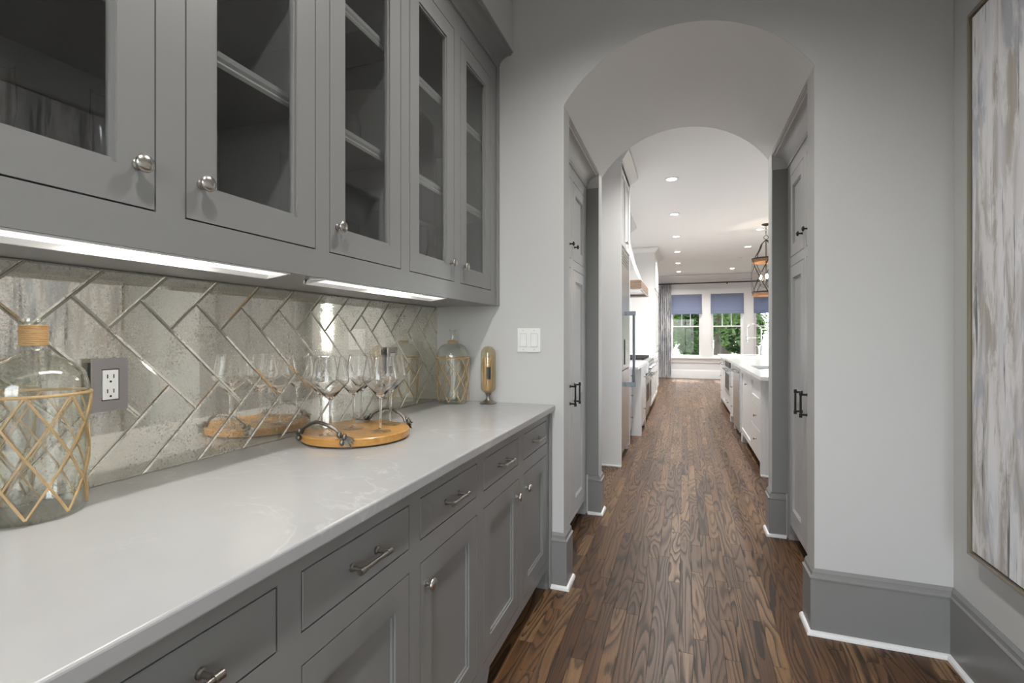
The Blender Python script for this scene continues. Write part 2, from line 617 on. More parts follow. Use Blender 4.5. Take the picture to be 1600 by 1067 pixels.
# arched wall: piers, header and barrel vault
hw = (XR - XL) / 2; cx = (XR + XL) / 2
RR = (hw ** 2 + (ZA - ZS) ** 2) / (2 * (ZA - ZS)); zc_ = ZA - RR
a0 = math.asin(hw / RR); NA = 40
arc = [(cx + RR * math.sin(-a0 + 2 * a0 * i / NA), zc_ + RR * math.cos(-a0 + 2 * a0 * i / NA)) for i in range(NA + 1)]
mb = MB()
XO = 1.35
for ya, yb in ((Y1, Y1 + T1), (Y2, Y2B)):
    mb.box(XW - .12, XL, ya, yb, 0, ZS)
    mb.box(XR, XO, ya, yb, 0, ZS)
mb.box(XW - .12, XL, Y1, Y2B, ZS, ZC - .0005)
mb.box(XR, XO, Y1, Y2B, ZS, ZC - .0005)
for (xa, za), (xb, zb) in zip(arc, arc[1:]):
    mb.add([(xa, Y1, za), (xb, Y1, zb), (xb, Y1, ZC - .0005), (xa, Y1, ZC - .0005), (xa, Y2B, za), (xb, Y2B, zb), (xb, Y2B, ZC - .0005), (xa, Y2B, ZC - .0005)],
           [(0, 1, 2, 3), (7, 6, 5, 4)])
o = mb.build('wall_arch', 'wall_paint'); o['kind'] = 'structure'
mb = MB()
for (xa, za), (xb, zb) in zip(arc, arc[1:]):
    mb.add([(xa, Y1 + .001, za), (xb, Y1 + .001, zb), (xb, Y2B - .001, zb), (xa, Y2B - .001, za)], [(0, 3, 2, 1)])
o = mb.build('ceiling_vault', 'ceiling_paint', smooth=20); o['kind'] = 'structure'

# kitchen shell
o = MB().box(KXL - .12, KXL, Y2B + .001, KYF, 0, ZC).build('wall_kitchen_left', 'kitchen_wall'); o['kind'] = 'structure'
o = MB().box(XO + .001, KXR + .12, Y2B - .12, Y2B, 0, ZC).build('wall_kitchen_near', 'kitchen_wall'); o['kind'] = 'structure'
WX = [(-.36, .49), (.755, 1.605), (1.885, 2.735)]
WZ0, WZ1 = .62, 2.47
mb = MB()
wall_holes(mb, lambda u, z, a: (u, a, z), KXL - .12, KXR + .12, 0, ZC, KYF, KYF + .14, [(a, b_, WZ0, WZ1) for a, b_ in WX])
o = mb.build('wall_far', 'kitchen_wall'); o['kind'] = 'structure'
RWY = [(5.0, 6.4), (6.7, 8.1), (8.4, 9.8)]
mb = MB()
wall_holes(mb, lambda u, z, a: (a, u, z), Y2B, KYF, 0, ZC, KXR, KXR + .14, [(a, b_, .95, 2.5) for a, b_ in RWY])
o = mb.build('wall_kitchen_right', 'kitchen_wall'); o['kind'] = 'structure'

# crown round the far end of the kitchen
CROWN = [(0, 2.86), (.012, 2.86), (.014, 2.885), (.03, 2.90), (.055, 2.935), (.09, 2.985), (.115, 3.01), (.118, 3.045), (0, 3.045)]
o = MB().sweep([(KXL, KYF - .001), (KXR, KYF - .001)], CROWN, -1).build('trim_1', 'trim_white', smooth=30); o['kind'] = 'structure'

# ------------------------------------------------------------------ baseboards
BASE = [(0, .019), (.018, .019), (.018, .232), (.021, .236), (.021, .241), (.013, .246), (.011, .256), (.011, .262), (.007, .267), (.003, .274), (0, .274)]
SHOE = [(0, 0.0005), (.033, 0.0005), (.033, .006), (.030, .013), (.024, .018), (.018, .019), (0, .019)]


def baseboard(name, path, side, m='grey_paint', base=BASE, shoe=SHOE, shoem='trim_white'):
    s = struct(name)
    MB().sweep(path, base, side).build('board', m, s, smooth=25)
    if shoe: MB().sweep(path, shoe, side).build('shoe_molding', shoem, s, smooth=40)
    return s


e = .0006
baseboard('baseboard_right', [(XR - e, Y1 + T1), (XR - e, Y1 - e), (XRW - e, Y1 - e), (XRW - e, YB)], -1)
baseboard('baseboard_left', [(-.626, Y1 - e), (XL + e, Y1 - e), (XL + e, Y1 + T1)], -1)
baseboard('baseboard_passage_left', [(-.640, Y2 - e), (XL + e, Y2 - e), (XL + e, Y2B - e)], -1)
baseboard('baseboard_passage_right', [(XR - e, Y2B - e), (XR - e, Y2 - e), (.602, Y2 - e)], -1)
KB = [(0, 0), (.018, 0), (.018, .215), (.012, .235), (.006, .26), (0, .26)]
baseboard('baseboard_far', [(KXL, KYF - e), (KXR, KYF - e)], -1, 'trim_white', KB, None)


# ------------------------------------------------------------------ cabinet kit
def shaker(T, parent, name, u0, u1, z0, z1, st=.063, m='grey_paint', panels=None, glass=False, gap=.0032, rail=None, recess=.011, pm=None):
    """inset framed door; local (u, w, z); returns the door object"""
    rail = rail or st
    u0 += gap; u1 -= gap; z0 += gap; z1 -= gap
    panels = panels or [(z0 + rail, z1 - rail)]
    mb = MB(T)
    mb.box(u0, u0 + st, -.020, 0, z0, z1); mb.box(u1 - st, u1, -.020, 0, z0, z1)
    zz = [z0] + [q for p_ in panels for q in p_] + [z1]
    for i in range(0, len(zz), 2):
        mb.box(u0 + st, u1 - st, -.020, 0, zz[i], zz[i + 1])
    d = mb.build(name, m, parent)
    for pa, pb in panels:
        ua, ub = u0 + st, u1 - st
        bd = MB(T); k = .007
        # stepped bead round the panel
        for (a, b_, c, d_) in ((ua, ua + k, pa, pb), (ub - k, ub, pa, pb), (ua + k, ub - k, pa, pa + k), (ua + k, ub - k, pb - k, pb)):
            bd.box(a, b_, -.018, -.005, c, d_)
        bd.build('bead', m, d)
        if glass:
            MB(T).box(ua + .001, ub - .001, -.0145, -.0115, pa + .001, pb - .001).build('glass', 'pane_glass', d)
        else:
            MB(T).box(ua + .0005, ub - .0005, -.017, -recess, pa + .0005, pb - .0005).build('panel', pm or m, d)
    return d


def knob(T, parent, u, z, m='nickel', r=.0165, ln=.026, name='knob'):
    ax = Vector(T(1, 0, 0)) - Vector(T(0, 0, 0)); aw = Vector(T(0, 1, 0)) - Vector(T(0, 0, 0)); az = Vector((0, 0, 1))
    R = Matrix((ax, az, aw)).transposed()
    prof = [(0, 0), (r * .55, 0), (r * .55, .002), (r * .36, .004), (r * .30, ln * .5), (r * .42, ln * .62), (r * .95, ln * .72), (r, ln * .82), (r * .88, ln * .95), (r * .5, ln * 1.06), (0, ln * 1.1)]
    c = T(u, 0.0, z)
    mb = MB(); mb.lathe(prof, c, 20, axis=R)
    return mb.build(name, m, parent, smooth=50)


def pull(T, parent, u, z, ln=.10, m='pewter', vert=False, proud=.030, r=.0048):
    mb = MB()
    du, dz = (0, ln / 2) if vert else (ln / 2, 0)
    A = lambda k, w: T(u + du * k, w, z + dz * k)
    for k in (-.78, .78):
        mb.tube([A(k, 0), A(k, .004), A(k, .006), A(k, proud)], [r * 1.7, r * 1.7, r * 1.05, r * .95], 10)
    mb.tube([A(-.93, proud), A(.93, proud)], r, 10)
    for sgn in (-1, 1):
        mb.tube([A(sgn * .72, proud), A(sgn * 1.0, proud)], r * 1.42, 10)
    return mb.build('pull', m, parent, smooth=40)


# ------------------------------------------------------------------ base cabinets along the left wall
FXB = -.635
TB = XP(FXB)
DZ0, DZ1, RZ0, RZ1 = .155, .680, .736, .847
UN = [  # y0, y1, openings, knob side per opening (-1 near end, +1 far end)
    (1.474, 2.3715, [(1.505, 1.868), (1.933, 2.296)], [1, -1]),
    (1.064, 1.474, [(1.089, 1.450)], [-1]),
    (.240, 1.064, [(.268, .628), (.680, 1.038)], [1, -1]),
    (-.584, .240, [(-.556, -.196), (-.144, .214)], [1, -1]),
]
BL = ['grey two-door base cabinet under the worktop, at the end beside the arch',
      'grey single-door base cabinet with one drawer, between the two-door base cabinets',
      'grey base cabinet nearest the camera, two drawers over doors, below the large wicker bottle',
      'grey base cabinet behind the camera at the near end of the worktop']
for (ya, yb, ops, ks), lab in zip(UN, BL):
    c = thing('base_cabinet', lab, 'cabinet', (FXB, (ya + yb) / 2, 0), 'grey pantry base cabinets')
    XB_ = XW + .004
    mb = MB()
    mb.box(XB_, FXB - .0215, ya, ya + .016, .114, .882); mb.box(XB_, FXB - .0215, yb - .016, yb, .114, .882)
    mb.box(XB_, XB_ + .012, ya + .016, yb - .016, .114, .882)
    mb.box(XB_ + .012, FXB - .0215, ya + .016, yb - .016, .114, .132)
    mb.box(XB_ + .012, FXB - .0215, ya + .016, yb - .016, .700, .712)
    mb.build('body', 'grey_paint', c)
    MB().box(XB_, FXB - .085, ya, yb, .001, .1135).build('toe_kick', 'toe_dark', c)
    mb = MB(TB)
    edges = [ya] + [q for op in ops for q in op] + [yb]
    for i in range(0, len(edges), 2):
        mb.box(edges[i], edges[i + 1], -.021, 0, .114, .882)
    for (p, q) in ops:
        mb.box(p, q, -.021, 0, RZ1, .882); mb.box(p, q, -.021, 0, DZ1, RZ0); mb.box(p, q, -.021, 0, .114, DZ0)
    mb.build('face_frame', 'grey_paint', c)
    # bracket feet
    for end, sg in ((ya, 1), (yb, -1)):
        if sg == -1 and yb > 2.3:
            end = yb - .012
        MB().prism([(end, .0008), (end + sg * .035, .0008), (end + sg * .045, .04), (end + sg * .085, .1135), (end, .1135)], lambda a, z, w: (w, a, z), FXB - .084, FXB).build('foot', 'grey_paint', c, bevel=.001, seg=1)
    if yb > 2.3:
        MB(TB).box(yb - .032, yb - .001, .0003, .010, .001, .882).build('end_stile', 'grey_paint', c, bevel=.001, seg=1)
    for (p, q), k in zip(ops, ks):
        dr = MB(TB).box(p + .0032, q - .0032, -.020, 0, RZ0 + .0032, RZ1 - .0032).build('drawer', 'grey_paint', c, bevel=.0012, seg=1)
        pull(TB, dr, (p + q) / 2, (RZ0 + RZ1) / 2, .108)
        d = shaker(TB, c, 'door', p, q, DZ0, DZ1, .058, rail=.062)
        knob(TB, d, (q - .030) if k > 0 else (p + .030), .615)

# worktop
o = MB().box(XW + .001, -.609, -.600, Y1 - .0005, .8835, .914).build('worktop', 'quartz', bevel=.005, seg=3)
tag(o, 'pale grey quartz worktop running along the left wall', 'worktop')

# ------------------------------------------------------------------ upper cabinets
FXU = -.919
TU = XP(FXU)
UZ0, UZ1 = 1.490, 2.565
UU = [
    (1.474, 2.3715, [(1.502, 1.857), (1.915, 2.271)], [1, -1]),
    (1.062, 1.474, [(1.088, 1.446)], [-1]),
    (.240, 1.062, [(.268, .624), (.679, 1.036)], [1, -1]),
    (-.584, .240, [(-.556, -.200), (-.145, .212)], [1, -1]),
]
UL = ['grey glass-fronted upper cabinet with two narrow doors, at the end beside the arched wall',
      'grey upper cabinet with a single glass door, middle of the row',
      'grey glass-fronted upper cabinet nearest the camera, above the large wicker bottle',
      'grey glass-fronted upper cabinet at the near end of the row behind the camera']
for (ya, yb, ops, ks), lab in zip(UU, UL):
    c = thing('upper_cabinet', lab, 'cabinet', (FXU, (ya + yb) / 2, 1.418), 'grey glass-door upper cabinets')
    xb = XW + .002
    mb = MB()
    mb.box(xb, FXU - .0215, ya, ya + .016, 1.440, 2.735); mb.box(xb, FXU - .0215, yb - .016, yb, 1.440, 2.735)
    mb.box(xb, xb + .010, ya + .016, yb - .016, 1.440, 2.735)
    mb.box(xb, FXU - .0215, ya, yb, 1.419, 1.440)
    mb.box(xb + .01, FXU - .0215, ya + .016, yb - .016, 1.478, 1.490)
    mb.box(xb + .01, FXU - .0215, ya + .016, yb - .016, 2.585, 2.60)
    mb.build('body', 'grey_paint', c)
    mb = MB(TU)
    edges = [ya] + [q for op in ops for q in op] + [yb]
    for i in range(0, len(edges), 2):
        mb.box(edges[i], edges[i + 1], -.021, 0, 1.418, 2.66)
    for (p, q) in ops:
        mb.box(p, q, -.021, 0, UZ1, 2.66); mb.box(p, q, -.021, 0, 1.418, UZ0)
    mb.build('face_frame', 'grey_paint', c)
    if yb > 2.3:
        MB(TU).box(yb - .030, yb - .001, .0003, .010, 1.418, 2.655).build('end_stile', 'grey_paint', c, bevel=.001, seg=1)
    for zs in (1.846, 2.221):
        sh = MB()
        sh.box(xb + .011, FXU - .050, ya + .017, yb - .017, zs + .010, zs + .034)
        sh.prism([(FXU - .050, zs), (FXU - .036, zs), (FXU - .033, zs + .008), (FXU - .036, zs + .014), (FXU - .033, zs + .022), (FXU - .033, zs + .034), (FXU - .050, zs + .034)],
                 lambda a, z, w: (a, w, z), ya + .017, yb - .017)
        sh.build('shelf', 'grey_paint', c)
    for (p, q), k in zip(ops, ks):
        d = shaker(TU, c, 'door', p, q, UZ0, UZ1, .0625, rail=.067, glass=True)
        knob(TU, d, (q - .033) if k > 0 else (p + .033), 1.567)

# crown on the upper cabinets
cr = [(0, 2.655), (.008, 2.655), (.008, 2.664), (.005, 2.667), (.010, 2.674)]
for i in range(9):
    a = PI / 2 * i / 8
    cr.append((.010 + .060 * (1 - math.cos(a)), 2.674 + .044 * math.sin(a)))
cr += [(.074, 2.7185), (.074, 2.726), (.083, 2.729), (.083, 2.7375), (0, 2.7375)]
o = MB().sweep([(FXU + .0006, -.584), (FXU + .0006, Y1 - .001)], cr, -1).build('crown_molding', 'grey_paint', smooth=25)
tag(o, 'grey cove crown molding along the top of the upper cabinets', 'molding')

# under-cabinet light bars
for (ya, yb), lab in (((.235, .955), 'lit white under-cabinet light bar above the large wicker bottle'), ((1.085, 1.800), 'lit white under-cabinet light bar above the wine glasses')):
    l = thing('under_cabinet_light', lab, 'light', (-.96, (ya + yb) / 2, 1.4185), 'under-cabinet light bars')
    mb = MB()
    mb.prism([(-.925, 1.4178), (-.925, 1.4146), (-.931, 1.4146), (-.931, 1.4178)], lambda a, z, w: (a, w, z), ya, yb)
    mb.prism([(-1.006, 1.4178), (-1.006, 1.4062), (-1.000, 1.4062), (-.993, 1.4155), (-.993, 1.4178)], lambda a, z, w: (a, w, z), ya, yb)
    for y_, y__ in ((ya, ya + .003), (yb - .003, yb)):
        mb.prism([(-.931, 1.4178), (-.931, 1.4146), (-1.000, 1.4062), (-1.000, 1.4178)], lambda a, z, w: (a, w, z), y_, y__)
    mb.build('housing', 'plastic_white', l)
    df = MB().box(-.9925, -.9315, ya + .0035, yb - .0035, 1.4160, 1.4176).build('diffuser', 'bar_lens', l)
    MB().box(-.978, -.946, yb - .43, yb - .17, 1.4151, 1.4159).build('led_strip', 'led', df)

# ------------------------------------------------------------------ herringbone mirror backsplash
bs = thing('mirror_backsplash', 'antique mirror backsplash of large herringbone tiles behind the worktop', 'backsplash', (XM, 1.0, .915))
MB().box(XW + .001, XM - .0045, -.584, Y1 - .001, .9145, 1.4175).build('grout_backing', 'lead', bs)
q_ = .07305
O = (.682 - q_, 1.351 - q_)


def e12(a, b_):
    return (O[0] + q_ * (a + b_), O[1] + q_ * (b_ - a))


YA_, YB_, ZA_, ZB_ = -.584, Y1 - .0015, .9150, 1.4172
tiles = []
for k in range(-30, 50):
    for j in range(-6, 7):
        tiles.append((k + 3 * j, k - 3 * j, 3, 1))
        tiles.append((k + 3 + 3 * j, k - 2 - 3 * j, 1, 3))


def inset(poly, d):
    out = list(poly); n = len(poly)
    for i in range(n):
        p, q = poly[i], poly[(i + 1) % n]
        dx, dy = q[0] - p[0], q[1] - p[1]; l = math.hypot(dx, dy)
        if l < 1e-6: continue
        nx, ny = dy / l, -dx / l
        out = clip_poly(out, nx, ny, nx * p[0] + ny * p[1] - d)
        if len(out) < 3: return None
    return out if len(out) == n else None


for (a, b_, la, lb) in tiles:
    g = .006
    poly = [e12(a + g, b_ + g), e12(a + la - g, b_ + g), e12(a + la - g, b_ + lb - g), e12(a + g, b_ + lb - g)]
    if max(p[0] for p in poly) < YA_ or min(p[0] for p in poly) > YB_: continue
    for (ca, cb, cc_) in ((1, 0, YB_), (-1, 0, -YA_), (0, 1, ZB_), (0, -1, -ZA_)):
        poly = clip_poly(poly, ca, cb, cc_)
        if len(poly) < 3: break
    if len(poly) < 3: continue
    cl_ = []
    for p in poly:
        if not cl_ or math.hypot(p[0] - cl_[-1][0], p[1] - cl_[-1][1]) > 1e-5: cl_.append(p)
    if len(cl_) > 1 and math.hypot(cl_[0][0] - cl_[-1][0], cl_[0][1] - cl_[-1][1]) < 1e-5: cl_.pop()
    poly = cl_
    ar = sum(poly[i][0] * poly[(i + 1) % len(poly)][1] - poly[(i + 1) % len(poly)][0] * poly[i][1] for i in range(len(poly))) / 2
    if abs(ar) < 3e-5: continue
    if ar < 0: poly = poly[::-1]
    inn = inset(poly, .0046); n = len(poly)
    # very slight individual tilt, as hand-set tiles have
    tx, ty = random.uniform(-.0016, .0016), random.uniform(-.0016, .0016)
    cy_ = sum(p[0] for p in poly) / n; cz_ = sum(p[1] for p in poly) / n
    H = lambda p, h: (XM + h + tx * (p[0] - cy_) + ty * (p[1] - cz_), p[0], p[1])
    mb = MB()
    if inn:
        vs_ = [H(p, -.0042) for p in poly] + [H(p, -.0018) for p in poly] + [H(p, 0) for p in inn]
        fs_ = [tuple(range(n))[::-1], tuple(range(2 * n, 3 * n))]
        for r_ in (0, n):
            fs_ += [(r_ + i, r_ + (i + 1) % n, r_ + n + (i + 1) % n, r_ + n + i) for i in range(n)]
        mb.add(vs_, fs_)
    else:
        mb.prism(poly, lambda p0, p1, h: (XM + h, p0, p1), -.0042, -.001)
    mb.build('tile', 'antique_mirror', bs)


# outlets on the mirror
def outlet(yc, zc, lab):
    t_ = thing('wall_outlet', lab, 'outlet', (XM, yc, zc))
    MB().box(XM - .0005 + .001, XM + .016, yc - .034, yc + .030, zc - .050, zc + .052).build('box', 'black', t_)
    pl = MB()
    x0, x1 = XM + .0165, XM + .022
    for a, b_, c_, d_ in ((-.037, -.0185, -.061, .061), (.0185, .037, -.061, .061), (-.0185, .0185, -.061, -.0365), (-.0185, .0185, .0365, .061)):
        pl.box(x0, x1, yc + a, yc + b_, zc + c_, zc + d_)
    pl.build('plate', 'steel_plate', t_)
    rc = MB().box(XM + .0165, XM + .0225, yc - .0165, yc + .0165, zc - .034, zc + .034).build('receptacle', 'plastic_white', t_)
    for dz in (-.018, .016):
        sl = MB()
        for dy in (-.0065, .0065):
            sl.box(XM + .0222, XM + .0228, yc + dy - .0011, yc + dy + .0011, zc + dz - .001, zc + dz + .008)
        sl.lathe([(0, 0), (.0026, 0), (.0026, .0006), (0, .0006)], (XM + .0222, yc, zc + dz - .0085), 10, axis=Matrix(((0, 0, 1), (1, 0, 0), (0, 1, 0))))
        sl.build('slots', 'black', rc)


outlet(.748, 1.148, 'metal wall outlet on the mirror tiles beside the large wicker bottle')
outlet(1.905, 1.148, 'metal wall outlet on the mirror tiles behind the wine glasses')

# light switch on the end wall
t_ = thing('light_switch', 'white double rocker light switch on the wall by the arch', 'switch', (-.7485, Y1, 1.239))
TS = YN(Y1 - .0006)
MB(TS).box(-.8100, -.6870, 0, .005, 1.178, 1.300).build('plate', 'plastic_white', t_, bevel=.002)
for u in (-.7775, -.7195):
    MB(TS).box(u - .0185, u + .0185, .0048, .0056, 1.2045, 1.2735).build('recess', 'plastic_line', t_)
    MB(TS).prism([(.0052, 1.2065), (.0085, 1.2065), (.0065, 1.239), (.0075, 1.2715), (.0052, 1.2715)], lambda w, z, u_: (u_, w, z), u - .0165, u + .0165).build('rocker', 'plastic_white', t_)
    for z in (1.190, 1.288):
        R = Matrix(((1, 0, 0), (0, 0, -1), (0, 1, 0)))
        MB().lathe([(0, .0049), (.003, .0049), (.003, .0056), (0, .0056)], (u, Y1 - .0006, z), 10, axis=R).build('screw', 'plastic_line', t_)


# ------------------------------------------------------------------ tall cabinets in the passage
def tall(T, fx, sgn, lab):
    c = thing('tall_cabinet', lab, 'cabinet', (fx, (Y1 + T1 + Y2) / 2, 0), 'tall cabinets in the passage')
    ya, yb = Y1 + T1 + .001, Y2 - .001
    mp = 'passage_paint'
    mb = MB(T)
    mb.box(ya, yb, -.50, -.48, .114, 2.40)
    mb.box(ya, ya + .016, -.48, -.0215, .114, 2.40); mb.box(yb - .016, yb, -.48, -.0215, .114, 2.40)
    for z in (.114, .60, 1.08, 1.705, 2.38):
        mb.box(ya + .016, yb - .016, -.48, -.0215, z, z + .018)
    mb.build('body', mp, c)
    MB(T).box(ya, yb, -.50, -.085, .001, .1135).build('toe_kick', 'toe_dark', c)
    ops = [(2.575, 2.935), (2.995, 3.356)]
    mb = MB(T)
    ed = [ya, 2.575, 2.935, 2.995, 3.356, yb]
    for i in range(0, 6, 2):
        mb.box(ed[i], ed[i + 1], -.021, 0, .114, 2.318)
    for p, q in ops:
        mb.box(p, q, -.021, 0, .114, .150); mb.box(p, q, -.021, 0, 1.680, 1.735); mb.box(p, q, -.021, 0, 2.230, 2.318)
    mb.build('face_frame', mp, c)
    for end, s_ in ((ya, 1), (yb, -1)):
        fn = lambda a, z, w: T(a, w, z)
        MB().prism([(end, .0008), (end + s_ * .040, .0008), (end + s_ * .050, .04), (end + s_ * .095, .1135), (end, .1135)], fn, -.084, 0).build('foot', mp, c)
    for (p, q), k in zip(ops, (1, -1)):
        d = shaker(T, c, 'upper_door', p, q, 1.735, 2.230, .068, mp)
        knob(T, d, q - .034 if k > 0 else p + .034, 1.822, 'bronze', .014, .028)
        d = shaker(T, c, 'lower_door', p, q, .150, 1.680, .068, mp, panels=[(.222, .881), (.942, 1.608)])
        pull(T, d, q - .034 if k > 0 else p + .034, .900, .135, 'bronze', True, .034, .0055)
    # cove crown that reaches out to the vault springing
    pr = [(0, 2.305), (.008, 2.305), (.008, 2.315), (.004, 2.319)]
    for i in range(9):
        a = PI / 2 * i / 8
        pr.append((.008 + .064 * (1 - math.cos(a)), 2.322 + .066 * math.sin(a)))
    pr += [(.074, 2.390), (.074, 2.398), (.086, 2.402), (.086, 2.4125), (0, 2.4125)]
    MB(T).prism(pr, lambda w, z, u: (u, w, z), ya, yb).build('crown', mp, c, smooth=25)
    # return panel on the second pier, its darker grey standing in for shade
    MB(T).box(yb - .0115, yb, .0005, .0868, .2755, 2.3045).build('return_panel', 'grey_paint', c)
    return c


tall(XP(-.654), -.654, 1, 'tall grey cabinet with dark pulls on the left of the arched passage')
tall(XN(.612), .612, -1, 'tall grey cabinet with dark pulls on the right of the arched passage')

# ------------------------------------------------------------------ painting
a_ = thing('framed_painting', 'tall abstract grey and white painting in a thin bronze frame on the right wall', 'painting', (XRW, 1.5, .488))
PX0, PX1, PY0, PY1, PZ0, PZ1 = .952, XRW - .004, .86, 2.172, .486, 2.400
mb = MB()
fwid = .010
mb.box(PX0, PX1, PY0, PY0 + fwid, PZ0, PZ1); mb.box(PX0, PX1, PY1 - fwid, PY1, PZ0, PZ1)
mb.box(PX0, PX1, PY0 + fwid, PY1 - fwid, PZ0, PZ0 + fwid); mb.box(PX0, PX1, PY0 + fwid, PY1 - fwid, PZ1 - fwid, PZ1)
mb.build('frame', 'frame_gold', a_, bevel=.001, seg=1)
MB().box(PX1 - .012, PX1 - .008, PY0 + fwid, PY1 - fwid, PZ0 + fwid, PZ1 - fwid).build('backing', 'black', a_)
MB().box(PX0 + .008, PX1 - .0125, PY0 + fwid + .006, PY1 - fwid - .006, PZ0 + fwid + .006, PZ1 - fwid - .006).build('canvas', 'painting', a_, bevel=.002)


# ------------------------------------------------------------------ objects on the worktop
def bottle(cx_, cy_, lab, neck, a=.083, b_=.083):
    B = .9145
    t_ = thing('wicker_bottle', lab, 'bottle', (cx_, cy_, B), 'cane-wrapped glass bottles')
    # profile in fractions of the body half width
    body = [(.0, 0.0), (.80, 0.0), (.88, .004), (.915, .014), (.935, .06), (.97, .15), (1.0, .225), (1.0, .240), (.985, .254), (.94, .270), (.85, .284), (.70, .295), (.50, .303)]
    if neck == 'wide':
        nk = [(.024, .311), (.0175, .322), (.0165, .332), (.0165, .370), (.0215, .374), (.0215, .380)]
    else:
        nk = [(.026, .309), (.018, .317), (.0145, .328), (.0145, .368), (.019, .374), (.019, .380)]
    seg = 56
    rings = []
    for f_, z in body[1:]:
        rings.append((a * f_, b_ * (f_ if f_ > .8 else f_ + (.8 - f_) * .35), z))
    for r, z in nk:
        rings.append((r, r, z))

    def shell(off):
        return [(max(ra - off, .004), max(rb - off, .004), z) for ra, rb, z in rings]
    outer = rings
    inner = [(ra - .0024, rb - .0024, max(z, .007)) for ra, rb, z in rings][::-1]
    inner = [(ra, rb, z - (.0015 if .25 < z < .33 else 0)) for ra, rb, z in inner]
    allr = outer + inner
    vs_, fs_ = [], []
    n = len(allr)
    for ra, rb, z in allr:
        for j in range(seg):
            an = 2 * PI * j / seg
            # ra along y (the wall), rb along x
            vs_.append((cx_ + rb * math.cos(an), cy_ + ra * math.sin(an), B + z))
    for i in range(n - 1):
        for j in range(seg):
            k = (j + 1) % seg
            fs_.append((i * seg + j, i * seg + k, (i + 1) * seg + k, (i + 1) * seg + j))
    fs_.append(tuple(range(seg))); fs_.append(tuple((n - 1) * seg + j for j in range(seg)))
    MB().add(vs_, fs_).build('glass_body', 'bottle_glass', t_, smooth=50)

    def at_(an, z):
        f_ = .915 + (1.0 - .915) * min(1, z / .235)
        return (cx_ + (b_ * f_ + .0018) * math.cos(an), cy_ + (a * f_ + .0018) * math.sin(an), B + z)
    MB().tube([at_(2 * PI * j / 48, .235) for j in range(49)], .0032, 8).build('cane_band', 'cane', t_, smooth=60)
    tab = [0.0]
    for j in range(720):
        am = 2 * PI * (j + .5) / 720
        tab.append(tab[-1] + math.hypot(b_ * math.sin(am), a * math.cos(am)) * 2 * PI / 720)
    per = tab[-1]

    def ang(sv):
        sv %= per
        lo, hi = 0, 720
        while hi - lo > 1:
            md_ = (lo + hi) // 2
            if tab[md_] <= sv: lo = md_
            else: hi = md_
        return 2 * PI * (lo + (sv - tab[lo]) / (tab[hi] - tab[lo])) / 720
    ns = 8
    for sgn in (1, -1):
        for k in range(ns):
            st_ = per * (k + .25) / ns
            pts = []
            for i in range(19):
                fr = i / 18
                pts.append(at_(ang(st_ + sgn * fr * .130), .234 - fr * .222))
            MB().tube(pts, .0024 if sgn > 0 else .0021, 6).build('cane_strip', 'cane', t_, smooth=60)
    if neck == 'wide':
        mb = MB()
        for i in range(10):
            z = .330 + i * .0040
            mb.lathe([(.0170, z - .0021), (.0212, z - .0017), (.0219, z), (.0212, z + .0017), (.0170, z + .0021)], (cx_, cy_, B), 36, closed=True)
        mb.build('neck_wrap', 'rattan', t_, smooth=60)
    else:
        MB().lathe([(.0225, .3125), (.027, .310), (.029, .315), (.024, .321), (.0175, .322)], (cx_, cy_, B), 32, closed=True).build('neck_wrap', 'cane', t_, smooth=60)
    return t_


bottle(-1.186, .574, 'large clear glass bottle in a cane lattice with a thick rattan-wrapped neck', 'wide')
bottle(-1.128, 2.262, 'clear glass bottle in a cane lattice with a bare slim neck, by the end wall', 'slim')

# match cloche
cx_, cy_ = -.945, 2.300
t_ = thing('match_cloche', 'glass capsule jar of long matches on a dark foot, by the end wall', 'jar', (cx_, cy_, .9145))
prof = []
for i in range(9):
    a = PI / 2 * i / 8
    prof.append((.0395 * math.sin(a) + .0001, .052 + .030 * (1 - math.cos(a))))
for i in range(1, 11):
    a = PI / 2 * i / 10
    prof.append((.0395 * math.cos(a) + .0001, .255 + .0395 * math.sin(a)))
pin = [(max(r - .0022, .0001), z + (.0022 if z < .1 else -.0022 if z > .26 else 0)) for r, z in prof][::-1]
MB().lathe(prof + pin, (cx_, cy_, .9145), 36, closed=True).build('glass', 'smoke_glass', t_, smooth=60)
MB().lathe([(.0, .0), (.043, .0), (.044, .004), (.030, .011), (.014, .022), (.009, .034), (.012, .044), (.018, .051), (.0, .0515)], (cx_, cy_, .9145), 36).build('foot', 'pewter', t_, smooth=50)
lab_ = MB()
for i in range(5):
    a0_, a1_ = -1.35 + i * .09, -1.35 + (i + 1) * .09
    lab_.add([(cx_ + .0402 * math.cos(q), cy_ + .0402 * math.sin(q), z) for q in (a0_, a1_) for z in (1.042, 1.104)], [(0, 1, 3, 2)])
lab_.build('striker_label', 'black', t_)
mb = MB()
for i in range(46):
    r = .029 * math.sqrt(random.random()); a = random.random() * 2 * PI
    r2 = min(.031, r + random.uniform(-.006, .006)); a2 = a + random.uniform(-.25, .25)
    mb.tube([(cx_ + r * .75 * math.cos(a), cy_ + r * .75 * math.sin(a), .9815), (cx_ + r2 * math.cos(a2), cy_ + r2 * math.sin(a2), 1.143 + random.uniform(0, .008))], .0017, 4)
o = mb.build('matches', 'match_wood')
tag(o, 'bundle of long pale matches inside the glass capsule jar', 'matches', kind='stuff')

